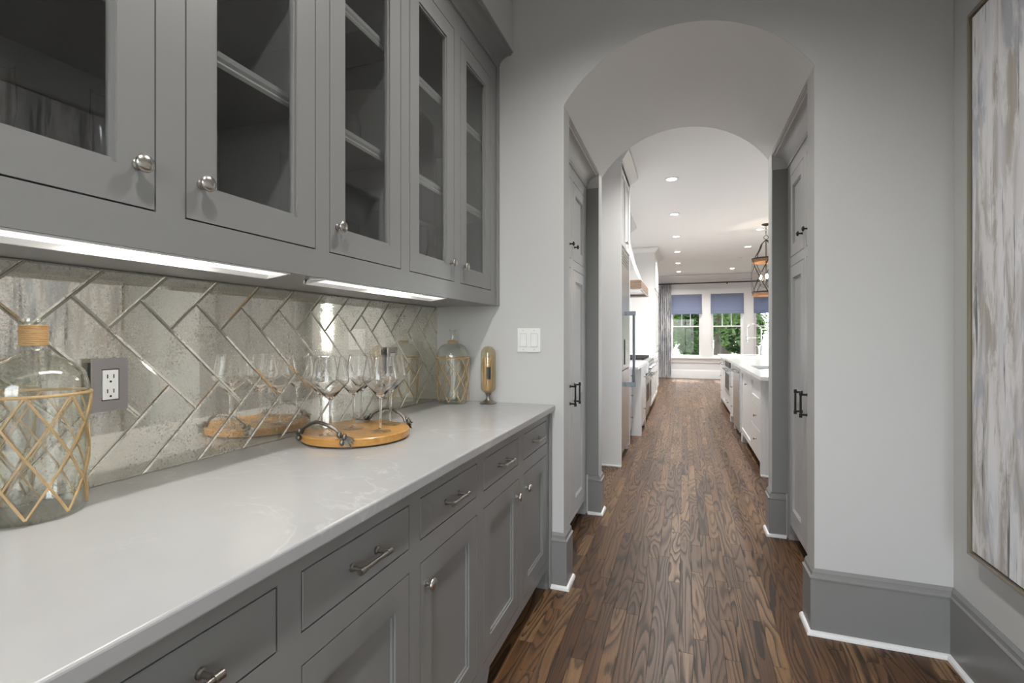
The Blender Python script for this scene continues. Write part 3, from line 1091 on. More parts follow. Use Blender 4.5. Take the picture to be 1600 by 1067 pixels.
# tray with branch handles
tx_, ty_ = -1.054, 1.384
tr = thing('serving_tray', 'round wooden tray with metal olive-branch handles carrying the wine glasses', 'tray', (tx_, ty_, .9142))
MB().lathe([(0, .0), (.166, .0), (.166, .004), (0, .004)], (tx_, ty_, .9143), 64).build('base_pad', 'black', tr, smooth=40)
MB().lathe([(0, .0042), (.173, .0042), (.176, .007), (.176, .027), (.173, .030), (0, .030)], (tx_, ty_, .9143), 72).build('board', 'tray_wood', tr, smooth=40)
TOP = .9443
for sg in (-1, 1):
    pts = []
    base_a = -PI / 2 - .12 if sg < 0 else PI / 2 - .12
    half = .50
    for i in range(17):
        fr = i / 16 * 2 - 1
        an = base_a + fr * half
        zz = TOP + .004 + .044 * (1 - fr * fr) ** .7
        rr = .172 + .004 * math.sin(fr * 5) - .010 * (1 - fr * fr)
        pts.append((tx_ + rr * math.cos(an), ty_ + rr * math.sin(an), zz))
    h = MB().tube(pts, [.0062 - .0016 * abs(i / 8 - 1) + .0006 * math.sin(i * 2.1) for i in range(17)], 10).build('handle', 'branch_metal', tr, smooth=60)
    for en, cnt in ((0, 3), (16, 5)):
        c0 = Vector(pts[en])
        out = Vector((c0.x - tx_, c0.y - ty_, 0)).normalized()
        tan = Vector((-out.y, out.x, 0)) * (1 if en else -1)
        for k in range(cnt):
            an = (k / max(1, cnt - 1) - .5) * 1.9
            d_ = (tan * math.cos(an) + Vector((0, 0, -1)) * (.22 + .30 * math.sin(an)) + out * .18).normalized()
            side = d_.cross(out).normalized()
            ln = .046 if cnt == 5 else .034
            w_ = .0085
            base = c0 + out * .0055
            ps = [base, base + d_ * ln * .35 + side * w_, base + d_ * ln, base + d_ * ln * .35 - side * w_]
            nn = out * .0016
            lf_ = MB()
            lf_.add([tuple(p + nn) for p in ps] + [tuple(p - nn) for p in ps], [(0, 1, 2, 3), (7, 6, 5, 4), (0, 4, 5, 1), (1, 5, 6, 2), (2, 6, 7, 3), (3, 7, 4, 0)])
            lf_.build('leaf', 'branch_metal', h)
        for k, (dx, dz) in enumerate(((.012, .004), (-.004, .010), (.004, -.014))):
            cc_ = c0 + tan * dx + out * .008 + Vector((0, 0, dz))
            MB().ball(tuple(cc_), .0078, 10, (1, 1, 1.35)).build('olive', 'branch_metal', h, smooth=80)

# wine glasses
gp_foot = [(0, 0), (.034, 0), (.0345, .0012), (.030, .0022), (.014, .0042), (.006, .0088), (0, .0088)]
gp_out = [(0, .009), (.006, .009), (.0042, .018), (.0038, .060), (.0042, .102), (.0062, .112), (.012, .118),
          (.034, .143), (.0525, .163), (.0575, .171), (.0575, .177), (.054, .196), (.0475, .228), (.0435, .2475)]
gp_in = [(.0428, .2478), (.0464, .228), (.0527, .196), (.0562, .177), (.0562, .1715), (.051, .1635), (.0325, .145), (.011, .1215), (.004, .1185), (0, .118)]
me_ = MB().lathe(gp_out + gp_in, (0, 0, 0), 40)
wg_pos = [(-1.063, 1.263, 'stemmed wine glass at the front of the tray, over the near handle'),
          (-1.184, 1.361, 'stemmed wine glass at the side of the tray next to the mirror'),
          (-1.068, 1.385, 'stemmed wine glass in the middle of the tray'),
          (-1.125, 1.505, 'stemmed wine glass at the back of the tray beside the mirror'),
          (-.946, 1.366, 'stemmed wine glass at the worktop-edge side of the tray'),
          (-.995, 1.498, 'stemmed wine glass at the far end of the tray, by the far handle')]
first = None
for x_, y_, lb in wg_pos:
    if first is None:
        first = me_.build('wine_glass', 'clear_glass', None, smooth=50); g_ = first
        foot_ = MB().lathe(gp_foot, (0, 0, 0), 40).build('foot', 'thin_glass', first, smooth=50)
    else:
        g_ = first.copy(); COL.objects.link(g_)
        f2 = foot_.copy(); COL.objects.link(f2); f2.parent = g_
    g_.location = (x_, y_, TOP + .0004)
    g_.rotation_euler = (0, 0, random.random() * 6)
    tag(g_, lb, 'wine glass', 'wine glasses on the tray')

# glassware inside the upper cabinets
fl = [(0, 0), (.030, 0), (.0305, .0015), (.012, .004), (.004, .010), (.0035, .075), (.006, .085), (.018, .110), (.024, .150), (.022, .225), (.0213, .2252), (.0230, .150), (.017, .111), (.004, .090), (0, .089)]
tb = [(0, 0), (.030, 0), (.036, .006), (.041, .04), (.040, .075), (.034, .108), (.033, .1083), (.0388, .075), (.0395, .04), (.034, .010), (0, .008)]
fl_o = MB().lathe(fl, (0, 0, 0), 24); tb_o = MB().lathe(tb, (0, 0, 0), 24)
proto = {}
for kind_, x_, y_, z_, lb, gr in [
    ('flute', -1.02, .60, 1.4905, 'tall clear flute nearest the door knob, inside the nearest glass-door cabinet', 'flutes'),
    ('flute', -1.07, .47, 1.4905, 'tall clear flute farther back inside the nearest glass-door cabinet', 'flutes'),
    ('tumbler', -1.05, 1.235, 1.8805, 'rounded stemless glass on the middle shelf of the single-door cabinet, beside the door edge', 'stemless glasses'),
    ('tumbler', -1.05, 1.335, 1.8805, 'rounded stemless glass on the middle shelf of the single-door cabinet, farther in', 'stemless glasses'),
    ('flute', -1.02, 1.77, 1.4905, 'clear flute on the bottom of the end cabinet, behind its first door', 'flutes'),
    ('flute', -1.02, 2.10, 1.4905, 'clear flute on the bottom of the end cabinet, behind its last door', 'flutes'),
    ('flute', -1.06, 2.18, 1.4905, 'clear flute at the far corner of the end cabinet, behind its last door', 'flutes')]:
    if kind_ not in proto:
        proto[kind_] = (fl_o if kind_ == 'flute' else tb_o).build('champagne_flute' if kind_ == 'flute' else 'stemless_glass', 'clear_glass', None, smooth=50)
        g_ = proto[kind_]
    else:
        g_ = proto[kind_].copy(); COL.objects.link(g_)
    g_.location = (x_, y_, z_)
    tag(g_, lb, 'glass', gr + ' in the upper cabinets')


# ------------------------------------------------------------------ ceiling lamps
def recessed(x_, y_, lab, power, cone=135, lens='lamp_lens', col=(1, .975, .94)):
    t_ = thing('recessed_light', lab, 'light', (x_, y_, ZC - .001), 'recessed ceiling lights')
    MB().lathe([(.055, -.001), (.078, -.001), (.080, -.004), (.056, -.008)], (x_, y_, ZC), 32, closed=True).build('trim_ring', 'trim_white', t_, smooth=40)
    MB().lathe([(0, -.002), (.0548, -.002), (.0548, -.004), (0, -.004)], (x_, y_, ZC), 32).build('lens', lens, t_)
    l = bpy.data.lights.new('recessed_beam', 'SPOT')
    l.energy = power; l.spot_size = math.radians(cone); l.spot_blend = 1.0; l.shadow_soft_size = .05; l.color = col
    o = bpy.data.objects.new('recessed_beam', l); COL.objects.link(o); o.parent = t_
    o.location = (0, 0, -.012)


KP = 150
ordw = ['nearest the arch', 'second from the arch', 'third from the arch', 'fourth from the arch', 'fifth from the arch', 'nearest the far windows']
for i in range(6):
    recessed(-.13, 5.81 + 1.69 * i, 'recessed ceiling light over the kitchen aisle, ' + ordw[i], KP, 150)
for y_, w_ in ((9.05, 'just in front of the lantern'), (10.72, 'just beyond the lantern'), (14.04, 'closest to the windows, beyond the lantern')):
    recessed(1.21, y_, 'recessed ceiling light over the island, ' + w_, KP, 150)
recessed(-.13, 4.12, 'added recessed light just inside the kitchen, unseen above the arch', 90, 150)  # extra lamp added out of view to brighten the passage
recessed(-.20, 1.50, 'recessed ceiling light in the pantry by the arched wall', 88, 146)
recessed(-.20, .10, 'recessed ceiling light in the pantry above the camera', 100, 150)
t_ = thing('smoke_detector', 'small flat white disc on the kitchen ceiling near the lantern', 'detector', (1.2, 12.2, ZC - .001))
MB().lathe([(0, -.02), (.05, -.02), (.062, -.012), (.064, -.001), (0, -.001)], (1.2, 12.2, ZC), 24).build('cover', 'trim_white', t_, smooth=40)


# ------------------------------------------------------------------ kitchen: left run
def simple_front(T, parent, u0, u1, rows, m='white_paint', km='pewter'):
    """rows: list of (z0, z1, kind, knob positions)"""
    for z0, z1, kd, kn in rows:
        if kd == 'drawer':
            d = MB(T).box(u0 + .003, u1 - .003, 0, .018, z0 + .003, z1 - .003).build('drawer', m, parent, bevel=.002, seg=1)
        else:
            g = .003; st = .055
            mb = MB(T)
            a, b_, c_, e_ = u0 + g, u1 - g, z0 + g, z1 - g
            mb.box(a, a + st, 0, .018, c_, e_); mb.box(b_ - st, b_, 0, .018, c_, e_)
            mb.box(a + st, b_ - st, 0, .018, c_, c_ + st); mb.box(a + st, b_ - st, 0, .018, e_ - st, e_)
            d = mb.build('door', m, parent, bevel=.0015, seg=1)
            MB(T).box(a + st, b_ - st, 0.0005, .009, c_ + st, e_ - st).build('panel', m, d)
        for ku, kz in kn:
            kb = knob((lambda u, w, z, T=T: T(u, w + .018, z)), d, ku, kz, km, .013, .026)


# refrigerator and its white surround
FXR = -.565
c = thing('refrigerator_surround', 'tall white cabinet surround with crown around the refrigerator', 'cabinet', (FXR, 5.14, 0))
MB().box(KXL + .001, FXR, 4.735, 4.765, .001, 2.93).build('near_panel', 'white_paint', c, bevel=.001, seg=1)
MB().box(KXL + .001, FXR, 5.480, 5.540, .05, 2.93).build('far_panel', 'white_paint', c, bevel=.001, seg=1)
MB().box(KXL + .001, FXR - .02, 5.500, 5.540, .001, .05).build('foot', 'white_paint', c)
MB().box(KXL + .001, FXR - .022, 4.7655, 5.4795, 2.14, 2.93).build('top_box', 'white_paint', c)
simple_front(XP(FXR - .020), c, 4.768, 5.122, [(2.15, 2.90, 'door', [(5.09, 2.22)])])
simple_front(XP(FXR - .020), c, 5.124, 5.478, [(2.15, 2.90, 'door', [(5.155, 2.22)])])
KCR = [(0, 2.925), (.010, 2.925), (.012, 2.95), (.03, 2.965), (.055, 2.99), (.078, 3.015), (.082, 3.046), (0, 3.046)]
MB().sweep([(KXL + .001, 4.735), (FXR, 4.735), (FXR, 5.540), (KXL + .001, 5.540)], KCR, -1).build('crown', 'white_paint', c, smooth=30)
MB().sweep([(-.80, 4.7345), (FXR - .001, 4.7345)], [(0, .0008), (.012, .0008), (.012, .012), (0, .018)], -1).build('shoe_molding', 'trim_white', c)

f_ = thing('refrigerator', 'stainless steel built-in refrigerator with a long bar handle', 'refrigerator', (FXR, 5.12, 0))
MB().box(KXL + .01, FXR - .045, 4.770, 5.475, .012, 2.135).build('body', 'steel', f_)
MB().box(FXR - .044, FXR - .002, 4.772, 5.473, .92, 1.975).build('door', 'steel', f_, bevel=.003)
MB().box(FXR - .044, FXR - .002, 4.772, 5.473, .105, .912).build('freezer_drawer', 'steel', f_, bevel=.003)
g_ = MB()
for i in range(5):
    g_.box(FXR - .044, FXR - .006, 4.772, 5.473, 1.985 + i * .029, 2.008 + i * .029)
g_.build('grille', 'steel', f_)
MB().box(FXR - .12, FXR - .06, 4.772, 5.473, .012, .10).build('kick_plate', 'black', f_)
hx, hy = -.488, 5.165
h = MB().tube([(hx, hy, .735), (hx, hy, 1.515)], .014, 14).build('handle', 'handle_steel', f_, smooth=50)
for z in (.755, 1.495):
    MB().box(FXR - .002, hx + .018, hy - .018, hy + .018, z - .022, z + .022).build('bracket', 'handle_steel', h, bevel=.003)
MB().box(FXR - .002, FXR + .006, 5.00, 5.02, .97, 1.225).build('handle_reflection', 'black_iron', f_)  # dark strip standing in for the handle's reflection in the steel

# base cabinet between refrigerator and range
c = thing('base_cabinet', 'white base cabinet with drawer knobs, between the refrigerator and the stepped-out cabinet', 'cabinet', (-.60, 5.9, 0), 'white kitchen base cabinets')
MB().box(KXL + .002, -.63, 5.542, 6.268, .10, .882).build('body', 'white_paint', c)
MB().box(KXL + .002, -.70, 5.542, 6.268, .001, .10).build('toe_kick', 'toe_dark', c)
simple_front(XP(-.63), c, 5.545, 6.265, [(.11, .40, 'drawer', [(5.72, .26), (6.09, .26)]), (.40, .67, 'drawer', [(5.72, .53), (6.09, .53)]), (.67, .875, 'drawer', [(5.72, .77), (6.09, .77)])])
c = thing('base_cabinet', 'white stepped-out base cabinet beside the near end of the range', 'cabinet', (-.52, 6.63, 0), 'white kitchen base cabinets')
MB().box(KXL + .002, -.52, 6.290, 6.998, .10, .882).build('body', 'white_paint', c)
MB().box(KXL + .002, -.502, 6.270, 6.2895, .001, .882).build('end_panel', 'white_paint', c, bevel=.001, seg=1)
MB().box(KXL + .002, -.60, 6.2895, 6.998, .001, .10).build('toe_kick', 'toe_dark', c)
MB().prism([(6.2898, .001), (6.33, .001), (6.38, .0995), (6.2898, .0995)], lambda a, z, w: (w, a, z), -.56, -.502).build('foot', 'white_paint', c)
MB().prism([(6.998, .001), (6.96, .001), (6.92, .0995), (6.998, .0995)], lambda a, z, w: (w, a, z), -.56, -.502).build('foot', 'white_paint', c)
simple_front(XP(-.52), c, 6.292, 6.996, [(.11, .48, 'drawer', [(6.64, .30)]), (.48, .875, 'drawer', [(6.64, .72)])])
o = MB().box(KXL + .002, -.478, 5.542, 6.999, .8835, .914).build('worktop', 'quartz_white', bevel=.003)
tag(o, 'white worktop between the refrigerator and the range', 'worktop')

# range
r = thing('range', 'wide stainless steel range with black grates under the hood', 'range', (-.52, 7.6, 0))
MB().box(KXL + .05, -.53, 7.004, 8.196, .11, .905).build('body', 'steel', r, bevel=.002)
for y_ in (7.06, 8.14):
    for x_ in (-.60, -1.1):
        MB().lathe([(0, .0008), (.022, .0008), (.022, .012), (.016, .016), (.016, .1095), (0, .1095)], (x_, y_, 0), 14).build('leg', 'steel', r, smooth=40)
MB().box(-.55, -.53 + .001, 7.02, 8.18, .05, .108).build('kick_plate', 'steel', r)
for (ya, yb) in ((7.02, 7.72), (7.74, 8.18)):
    d = MB().box(-.5285, -.495, ya, yb, .20, .70).build('oven_door', 'steel', r, bevel=.004)
    MB().box(-.4945, -.4925, ya + .10, yb - .10, .32, .56).build('window', 'black', d)
    hd = MB().tube([(-.440, ya + .03, .665), (-.440, yb - .03, .665)], .014, 12).build('handle', 'chrome', d, smooth=50)
    for y_ in (ya + .06, yb - .06):
        MB().tube([(-.495, y_, .665), (-.440, y_, .665)], .009, 8).build('bracket', 'chrome', hd, smooth=50)
MB().prism([(-.5295, .72), (-.470, .74), (-.455, .88), (-.475, .905), (-.5295, .905)], lambda a, z, w: (a, w, z), 7.010, 8.190).build('control_panel', 'steel', r, bevel=.002)
for i in range(8):
    y_ = 7.10 + i * .142
    R = Matrix(((0, 0, 1), (1, 0, 0), (0, 1, 0)))
    MB().lathe([(0, 0), (.030, 0), (.030, .008), (.024, .012), (.022, .040), (0, .042)], (-.465, y_, .81), 18, axis=R).build('knob', 'chrome', r, smooth=40)
MB().box(KXL + .06, -.50, 7.010, 8.190, .9055, .918).build('cooktop', 'steel', r)
for k in range(4):
    ya = 7.02 + k * .292
    g_ = MB()
    for j in range(5):
        g_.box(-1.17, -.53, ya + .01 + j * .064, ya + .024 + j * .064, .930, .948)
    for x_ in (-1.17, -.86, -.55):
        g_.box(x_, x_ + .016, ya + .01, ya + .282, .9185, .947)
    g_.build('grate', 'black_iron', r)
c = thing('base_cabinet', 'white base cabinet on the far side of the range, by the tall white cabinet', 'cabinet', (-.52, 9.2, 0), 'white kitchen base cabinets')
MB().box(KXL + .002, -.52, 8.202, 10.195, .10, .882).build('body', 'white_paint', c)
MB().box(KXL + .002, -.60, 8.202, 10.195, .001, .10).build('toe_kick', 'toe_dark', c)
for p, q in ((8.21, 8.86), (8.87, 9.52), (9.53, 10.185)):
    simple_front(XP(-.52), c, p, q, [(.11, .66, 'door', [(p + .06, .58)]), (.66, .875, 'drawer', [((p + q) / 2, .77)])])
o = MB().box(KXL + .002, -.478, 8.201, 10.196, .8835, .914).build('worktop', 'quartz_white', bevel=.003)
tag(o, 'white worktop on the far side of the range', 'worktop')

# hood
h = thing('range_hood', 'white tapered range hood with a wood band along its lower edge', 'range hood', (-.8, 7.65, 1.92))
HX, HA, HB = -.560, 6.995, 8.36
mb = MB()
lv = [(2.046, -.580, HA + .02, HB - .02), (2.20, -.66, HA + .10, HB - .10), (2.45, -.745, HA + .20, HB - .20), (2.72, -.795, HA + .27, HB - .27), (2.935, -.81, HA + .29, HB - .29)]
vs_ = []
for z, xf, ya, yb in lv:
    vs_ += [(KXL + .002, ya, z), (xf, ya, z), (xf, yb, z), (KXL + .002, yb, z)]
fs_ = [(0, 1, 2, 3), tuple(len(vs_) - 4 + i for i in range(4))]
for i in range(len(lv) - 1):
    fs_ += [(4 * i + j, 4 * i + (j + 1) % 4, 4 * i + 4 + (j + 1) % 4, 4 * i + 4 + j) for j in range(4)]
mb.add(vs_, fs_).build('chimney', 'white_paint', h)
mb = MB()
mb.box(HX - .03, HX, HA, HB, 1.920, 2.045); mb.box(KXL + .002, HX - .03, HA, HA + .03, 1.920, 2.045); mb.box(KXL + .002, HX - .03, HB - .03, HB, 1.920, 2.045)
mb.build('wood_band', 'hood_wood', h, bevel=.002, seg=1)
mb = MB()
mb.sweep([(KXL + .002, HA - .0005), (HX + .0005, HA - .0005), (HX + .0005, HB + .0005), (KXL + .002, HB + .0005)], [(0, 1.905), (.012, 1.905), (.012, 1.922), (0, 1.928)], -1)
mb.build('lower_lip', 'steel', h)
MB().box(KXL + .01, HX - .032, HA + .032, HB - .032, 1.945, 2.04).build('filter_insert', 'steel', h)
MB().sweep([(KXL + .002, HA + .29), (-.81, HA + .29), (-.81, HB - .29), (KXL + .002, HB - .29)], KCR, -1).build('crown', 'white_paint', h, smooth=30)

# tall cabinet at the far end of the run
c = thing('hutch_cabinet', 'tall white cabinet with crown at the far end of the left run', 'cabinet', (-.56, 10.9, 0), 'white kitchen cabinets')
MB().box(KXL + .002, -.560, 10.200, 11.600, .10, 2.93).build('body', 'white_paint', c, bevel=.001, seg=1)
MB().box(KXL + .002, -.62, 10.200, 11.600, .001, .0995).build('toe_kick', 'toe_dark', c)
for p, q in ((10.21, 10.90), (10.91, 11.59)):
    simple_front(XP(-.560), c, p, q, [(.12, .90, 'door', [(q - .05, .80)]), (.92, 2.20, 'door', [(q - .05, 1.05)]), (2.22, 2.90, 'door', [(q - .05, 2.30)])])
MB().sweep([(KXL + .002, 10.200), (-.560, 10.200), (-.560, 11.600), (KXL + .002, 11.600)], KCR, -1).build('crown', 'white_paint', c, smooth=30)

# ------------------------------------------------------------------ island
IX, IX2 = .650, 1.80
TI = XN(IX + .018)
I0, I1 = 4.835, 9.90
c = thing('island_cabinet', 'white island cabinet at the near end, with a panelled end facing the arch', 'cabinet', (1.2, 5.6, 0), 'white island cabinets')
mb = MB().box(IX + .0185, IX2, I0 + .0405, 6.398, .10, .66)
wall_holes(mb, lambda u, z, a: (u, z, a), IX + .0185, IX2, I0 + .0405, 6.70 - .302, .66, .882, [(.715, 1.18, 5.62, 6.29)])
mb.build('body', 'white_paint', c)
mb = MB(YN(I0 + .020))
mb.box(IX + .0405, IX + .07, 0, .020, .02, .882); mb.box(IX2 - .07, IX2, 0, .020, .02, .882)
mb.box(IX + .07, IX2 - .07, 0, .020, .80, .882); mb.box(IX + .07, IX2 - .07, 0, .020, .02, .16)
e_ = mb.build('end_panel', 'white_paint', c, bevel=.001, seg=1)
MB(YN(I0 + .020)).box(IX + .07, IX2 - .07, 0.0005, .009, .16, .80).build('panel', 'white_paint', e_)
MB().sweep([(IX, I0 - .0005), (IX2, I0 - .0005)], [(0, .0008), (.012, .0008), (.012, .012), (0, .018)], -1).build('shoe_molding', 'trim_white', c)
MB().box(IX + .10, IX2, I0 + .021, 6.398, .001, .0995).build('toe_kick', 'toe_dark', c)
MB(XN(IX + .04)).box(I0, I0 + .0395, 0, .04, .001, .882).build('corner_post', 'white_paint', c)
MB().prism([(6.398, .001), (6.30, .001), (6.24, .0995), (6.398, .0995)], lambda a, z, w: (w, a, z), IX, IX + .08).build('foot', 'white_paint', c)
simple_front(TI, c, 4.877, 5.50, [(.115, .395, 'drawer', [(5.12, .285)]), (.395, .625, 'drawer', [(5.12, .505)]), (.625, .875, 'door', [])])
simple_front(TI, c, 5.503, 6.395, [(.115, .875, 'door', [(5.82, .735)])])
# dishwasher
d = thing('dishwasher', 'stainless steel dishwasher with a bar handle in the island', 'dishwasher', (IX, 6.8, 0))
MB().box(IX + .03, 1.25, 6.405, 7.175, .012, .878).build('body', 'steel', d)
MB().box(IX - .020, IX + .0295, 6.408, 7.172, .095, .876).build('door', 'steel', d, bevel=.003)
hh = MB().tube([(IX - .062, 6.44, .815), (IX - .062, 7.14, .815)], .012, 12).build('handle', 'chrome', d, smooth=50)
for y_ in (6.49, 7.09):
    MB().tube([(IX - .02, y_, .815), (IX - .062, y_, .815)], .008, 8).build('bracket', 'chrome', hh, smooth=50)
# cabinet, microwave drawer, cabinet
c = thing('island_cabinet', 'narrow white island cabinet between the dishwasher and the built-in microwave', 'cabinet', (1.2, 7.5, 0), 'white island cabinets')
MB().box(IX + .0185, IX2, 7.182, 7.795, .10, .882).build('body', 'white_paint', c)
MB().box(IX + .10, IX2, 7.182, 7.795, .001, .0995).build('toe_kick', 'toe_dark', c)
for a, b_ in ((7.182, 1), (7.795, -1)):
    MB().prism([(a, .001), (a + b_ * .05, .001), (a + b_ * .09, .0995), (a, .0995)], lambda p_, z, w: (w, p_, z), IX, IX + .08).build('foot', 'white_paint', c)
simple_front(TI, c, 7.185, 7.792, [(.115, .40, 'drawer', [(7.48, .27)]), (.40, .66, 'drawer', [(7.48, .54)]), (.66, .875, 'drawer', [(7.48, .77)])])
c = thing('island_cabinet', 'white island cabinet at the far end around the built-in microwave', 'cabinet', (1.2, 8.85, 0), 'white island cabinets')
MB().box(IX + .0185, IX2, 7.800, I1, .10, .36).build('body', 'white_paint', c)
MB().box(1.25, IX2, 7.800, I1, .36, .882).build('rear_body', 'white_paint', c)
mb = MB().box(IX + .0185, 1.2495, 8.655, I1, .361, .66)
wall_holes(mb, lambda u, z, a: (u, z, a), IX + .0185, 1.2495, 8.655, I1, .66, .882, [(.77, 1.225, 9.03, 9.82)])
mb.build('far_body', 'white_paint', c)
MB().box(IX + .10, IX2, 7.800, I1, .001, .0995).build('toe_kick', 'toe_dark', c)
for a, b_ in ((7.800, 1), (I1, -1)):
    MB().prism([(a, .001), (a + b_ * .05, .001), (a + b_ * .09, .0995), (a, .0995)], lambda p_, z, w: (w, p_, z), IX, IX + .08).build('foot', 'white_paint', c)
simple_front(TI, c, 7.803, 8.650, [(.115, .36, 'drawer', [(8.1, .24), (8.4, .24)])])
simple_front(TI, c, 8.655, 9.25, [(.115, .875, 'door', [(9.20, .76)])])
simple_front(TI, c, 9.253, I1 - .003, [(.115, .40, 'drawer', [(9.57, .27)]), (.40, .66, 'drawer', [(9.57, .54)]), (.66, .875, 'drawer', [(9.57, .77)])])
d = thing('microwave_drawer', 'black and steel microwave drawer built into the island', 'microwave', (IX, 8.2, .40))
MB().box(IX + .01, 1.20, 7.812, 8.640, .372, .878).build('body', 'steel', d)
MB().box(IX - .016, IX + .0095, 7.812, 8.640, .375, .780).build('door', 'steel', d, bevel=.002)
MB().box(IX - .018, IX - .0165, 7.90, 8.55, .44, .68).build('window', 'black', d)
MB().box(IX - .012, IX + .0095, 7.812, 8.640, .786, .876).build('control_strip', 'black', d)
hh = MB().tube([(IX - .055, 7.86, .735), (IX - .055, 8.59, .735)], .011, 12).build('handle', 'chrome', d, smooth=50)
for y_ in (7.92, 8.53):
    MB().tube([(IX - .016, y_, .735), (IX - .055, y_, .735)], .007, 8).build('bracket', 'chrome', hh, smooth=50)
# top with two sink cut-outs
SK = [(.735, 1.16, 5.64, 6.27), (.79, 1.205, 9.05, 9.80)]
mb = MB()
wall_holes(mb, lambda u, z, a: (u, z, a), .610, 1.90, 4.56, 10.10, .8835, .914, SK)
o = mb.build('island_countertop', 'quartz_white')
tag(o, 'long white island top with two sinks', 'worktop')
for (xa, xb, ya, yb), lb in zip(SK, ('small steel prep sink at the near end of the island', 'steel sink at the far end of the island below the tall faucet')):
    t_ = thing('sink', lb, 'sink', ((xa + xb) / 2, (ya + yb) / 2, .70), 'island sinks')
    mb = MB()
    k = .003
    mb.box(xa - .012, xb + .012, ya - .012, yb + .012, .668, .672)
    for a, b_, c_, e_ in ((xa - .012, xa - .012 + k, ya - .012, yb + .012), (xb + .012 - k, xb + .012, ya - .012, yb + .012), (xa - .009, xb + .009, ya - .012, ya - .009), (xa - .009, xb + .009, yb + .009, yb + .012)):
        mb.box(a, b_, c_, e_, .672, .8832)
    mb.build('basin', 'steel', t_)
# spring faucet
fx_, fy_ = 1.30, 9.60
t_ = thing('faucet', 'tall chrome spring-neck faucet on the island', 'faucet', (fx_, fy_, .9145))
MB().lathe([(0, 0), (.030, 0), (.030, .012), (.020, .018), (.020, .16), (.014, .17), (.014, .20), (0, .20)], (fx_, fy_, .9145), 20).build('base', 'chrome', t_, smooth=40)
pts = [(fx_, fy_, 1.11)] + [(fx_, fy_, 1.11 + .06 * i) for i in range(1, 5)]
for i in range(1, 13):
    a = PI * i / 12
    pts.append((fx_ - .115 + .115 * math.cos(a), fy_, 1.35 + .125 * math.sin(a)))
pts += [(fx_ - .23, fy_, 1.30), (fx_ - .23, fy_, 1.25)]
MB().tube(pts, .011, 10).build('spring_neck', 'chrome', t_, smooth=60)
MB().lathe([(0, 0), (.016, 0), (.020, .01), (.020, .09), (.013, .11), (0, .11)], (fx_ - .23, fy_, 1.145), 16).build('spray_head', 'chrome', t_, smooth=40)
MB().tube([(fx_, fy_, 1.225), (fx_ - .21, fy_, 1.225)], .006, 8).build('holder_arm', 'chrome', t_, smooth=50)
MB().tube([(fx_, fy_, 1.05), (fx_ - .05, fy_ - .03, 1.07), (fx_ - .09, fy_ - .05, 1.10), (fx_ - .10, fy_ - .05, 1.04)], .008, 8).build('lever', 'chrome', t_, smooth=50)

# ------------------------------------------------------------------ lantern
lx, ly = 1.242, 8.667
t_ = thing('lantern_pendant', 'round wood and black iron lantern pendant over the island', 'pendant lamp', (lx, ly, ZC))
MB().lathe([(0, 0), (.065, -.001), (.065, -.012), (.03, -.025), (.008, -.035), (0, -.035)], (lx, ly, ZC - .0005), 24).build('canopy', 'black_iron', t_, smooth=40)
for i in range(3):
    z = ZC - .055 - i * .045
    ax = (1, 0) if i % 2 else (0, 1)
    MB().tube([(lx + ax[0] * .013 * math.cos(q), ly + ax[1] * .013 * math.cos(q), z + .028 * math.sin(q)) for q in [2 * PI * k / 16 for k in range(17)]], .0035, 6).build('chain_link', 'black_iron', t_, smooth=60)
MB().tube([(lx + .032 * math.cos(2 * PI * k / 20), ly, 2.835 + .032 * math.sin(2 * PI * k / 20)) for k in range(21)], .005, 6).build('ring', 'black_iron', t_, smooth=60)
MB().tube([(lx, ly, 2.80), (lx, ly, 2.05)], .007, 8).build('stem', 'black_iron', t_, smooth=60)
LR = .205
for (za, zb) in ((2.435, 2.500), (1.900, 1.965)):
    MB().lathe([(LR - .012, za), (LR, za), (LR, zb), (LR - .012, zb)], (lx, ly, 0), 48, closed=True).build('wood_ring', 'lantern_wood', t_, smooth=40)
    MB().lathe([(LR + .0005, zb - .016), (LR + .004, zb - .016), (LR + .004, zb + .004), (LR - .013, zb + .004), (LR - .013, zb + .0005), (LR + .0005, zb + .0005)], (lx, ly, 0), 48, closed=True).build('iron_ring', 'black_iron', t_, smooth=40)
for k in range(4):
    a = PI / 4 + k * PI / 2
    pts = [(lx + r_ * math.cos(a), ly + r_ * math.sin(a), z) for r_, z in ((LR, 2.50), (.19, 2.56), (.15, 2.61), (.12, 2.66), (.09, 2.73), (.04, 2.775), (.006, 2.79))]
    MB().tube(pts, .008, 6).build('curved_arm', 'black_iron', t_, smooth=60)
for k in range(5):
    a = k * 2 * PI / 5 + .35
    for sg in (1, -1):
        vs_ = []
        for i in range(9):
            fr = i / 8
            an = a + sg * (fr - .5) * 2 * PI / 5
            hwid = .055
            for ro in (.0015, .0045):
                for dz in (-.016, .016):
                    vs_.append((lx + (LR + ro + (.0035 if sg > 0 else 0)) * math.cos(an), ly + (LR + ro + (.0035 if sg > 0 else 0)) * math.sin(an), 2.465 - fr * .53 + dz))
        fs_ = []
        for i in range(8):
            p0, p1 = 4 * i, 4 * i + 4
            fs_ += [(p0, p0 + 1, p1 + 1, p1), (p0 + 2, p1 + 2, p1 + 3, p0 + 3), (p0 + 1, p0 + 3, p1 + 3, p1 + 1), (p0, p1, p1 + 2, p0 + 2)]
        fs_ += [(0, 2, 3, 1), (32, 33, 35, 34)]
        MB().add(vs_, fs_).build('cross_strap', 'black_iron', t_, smooth=40)
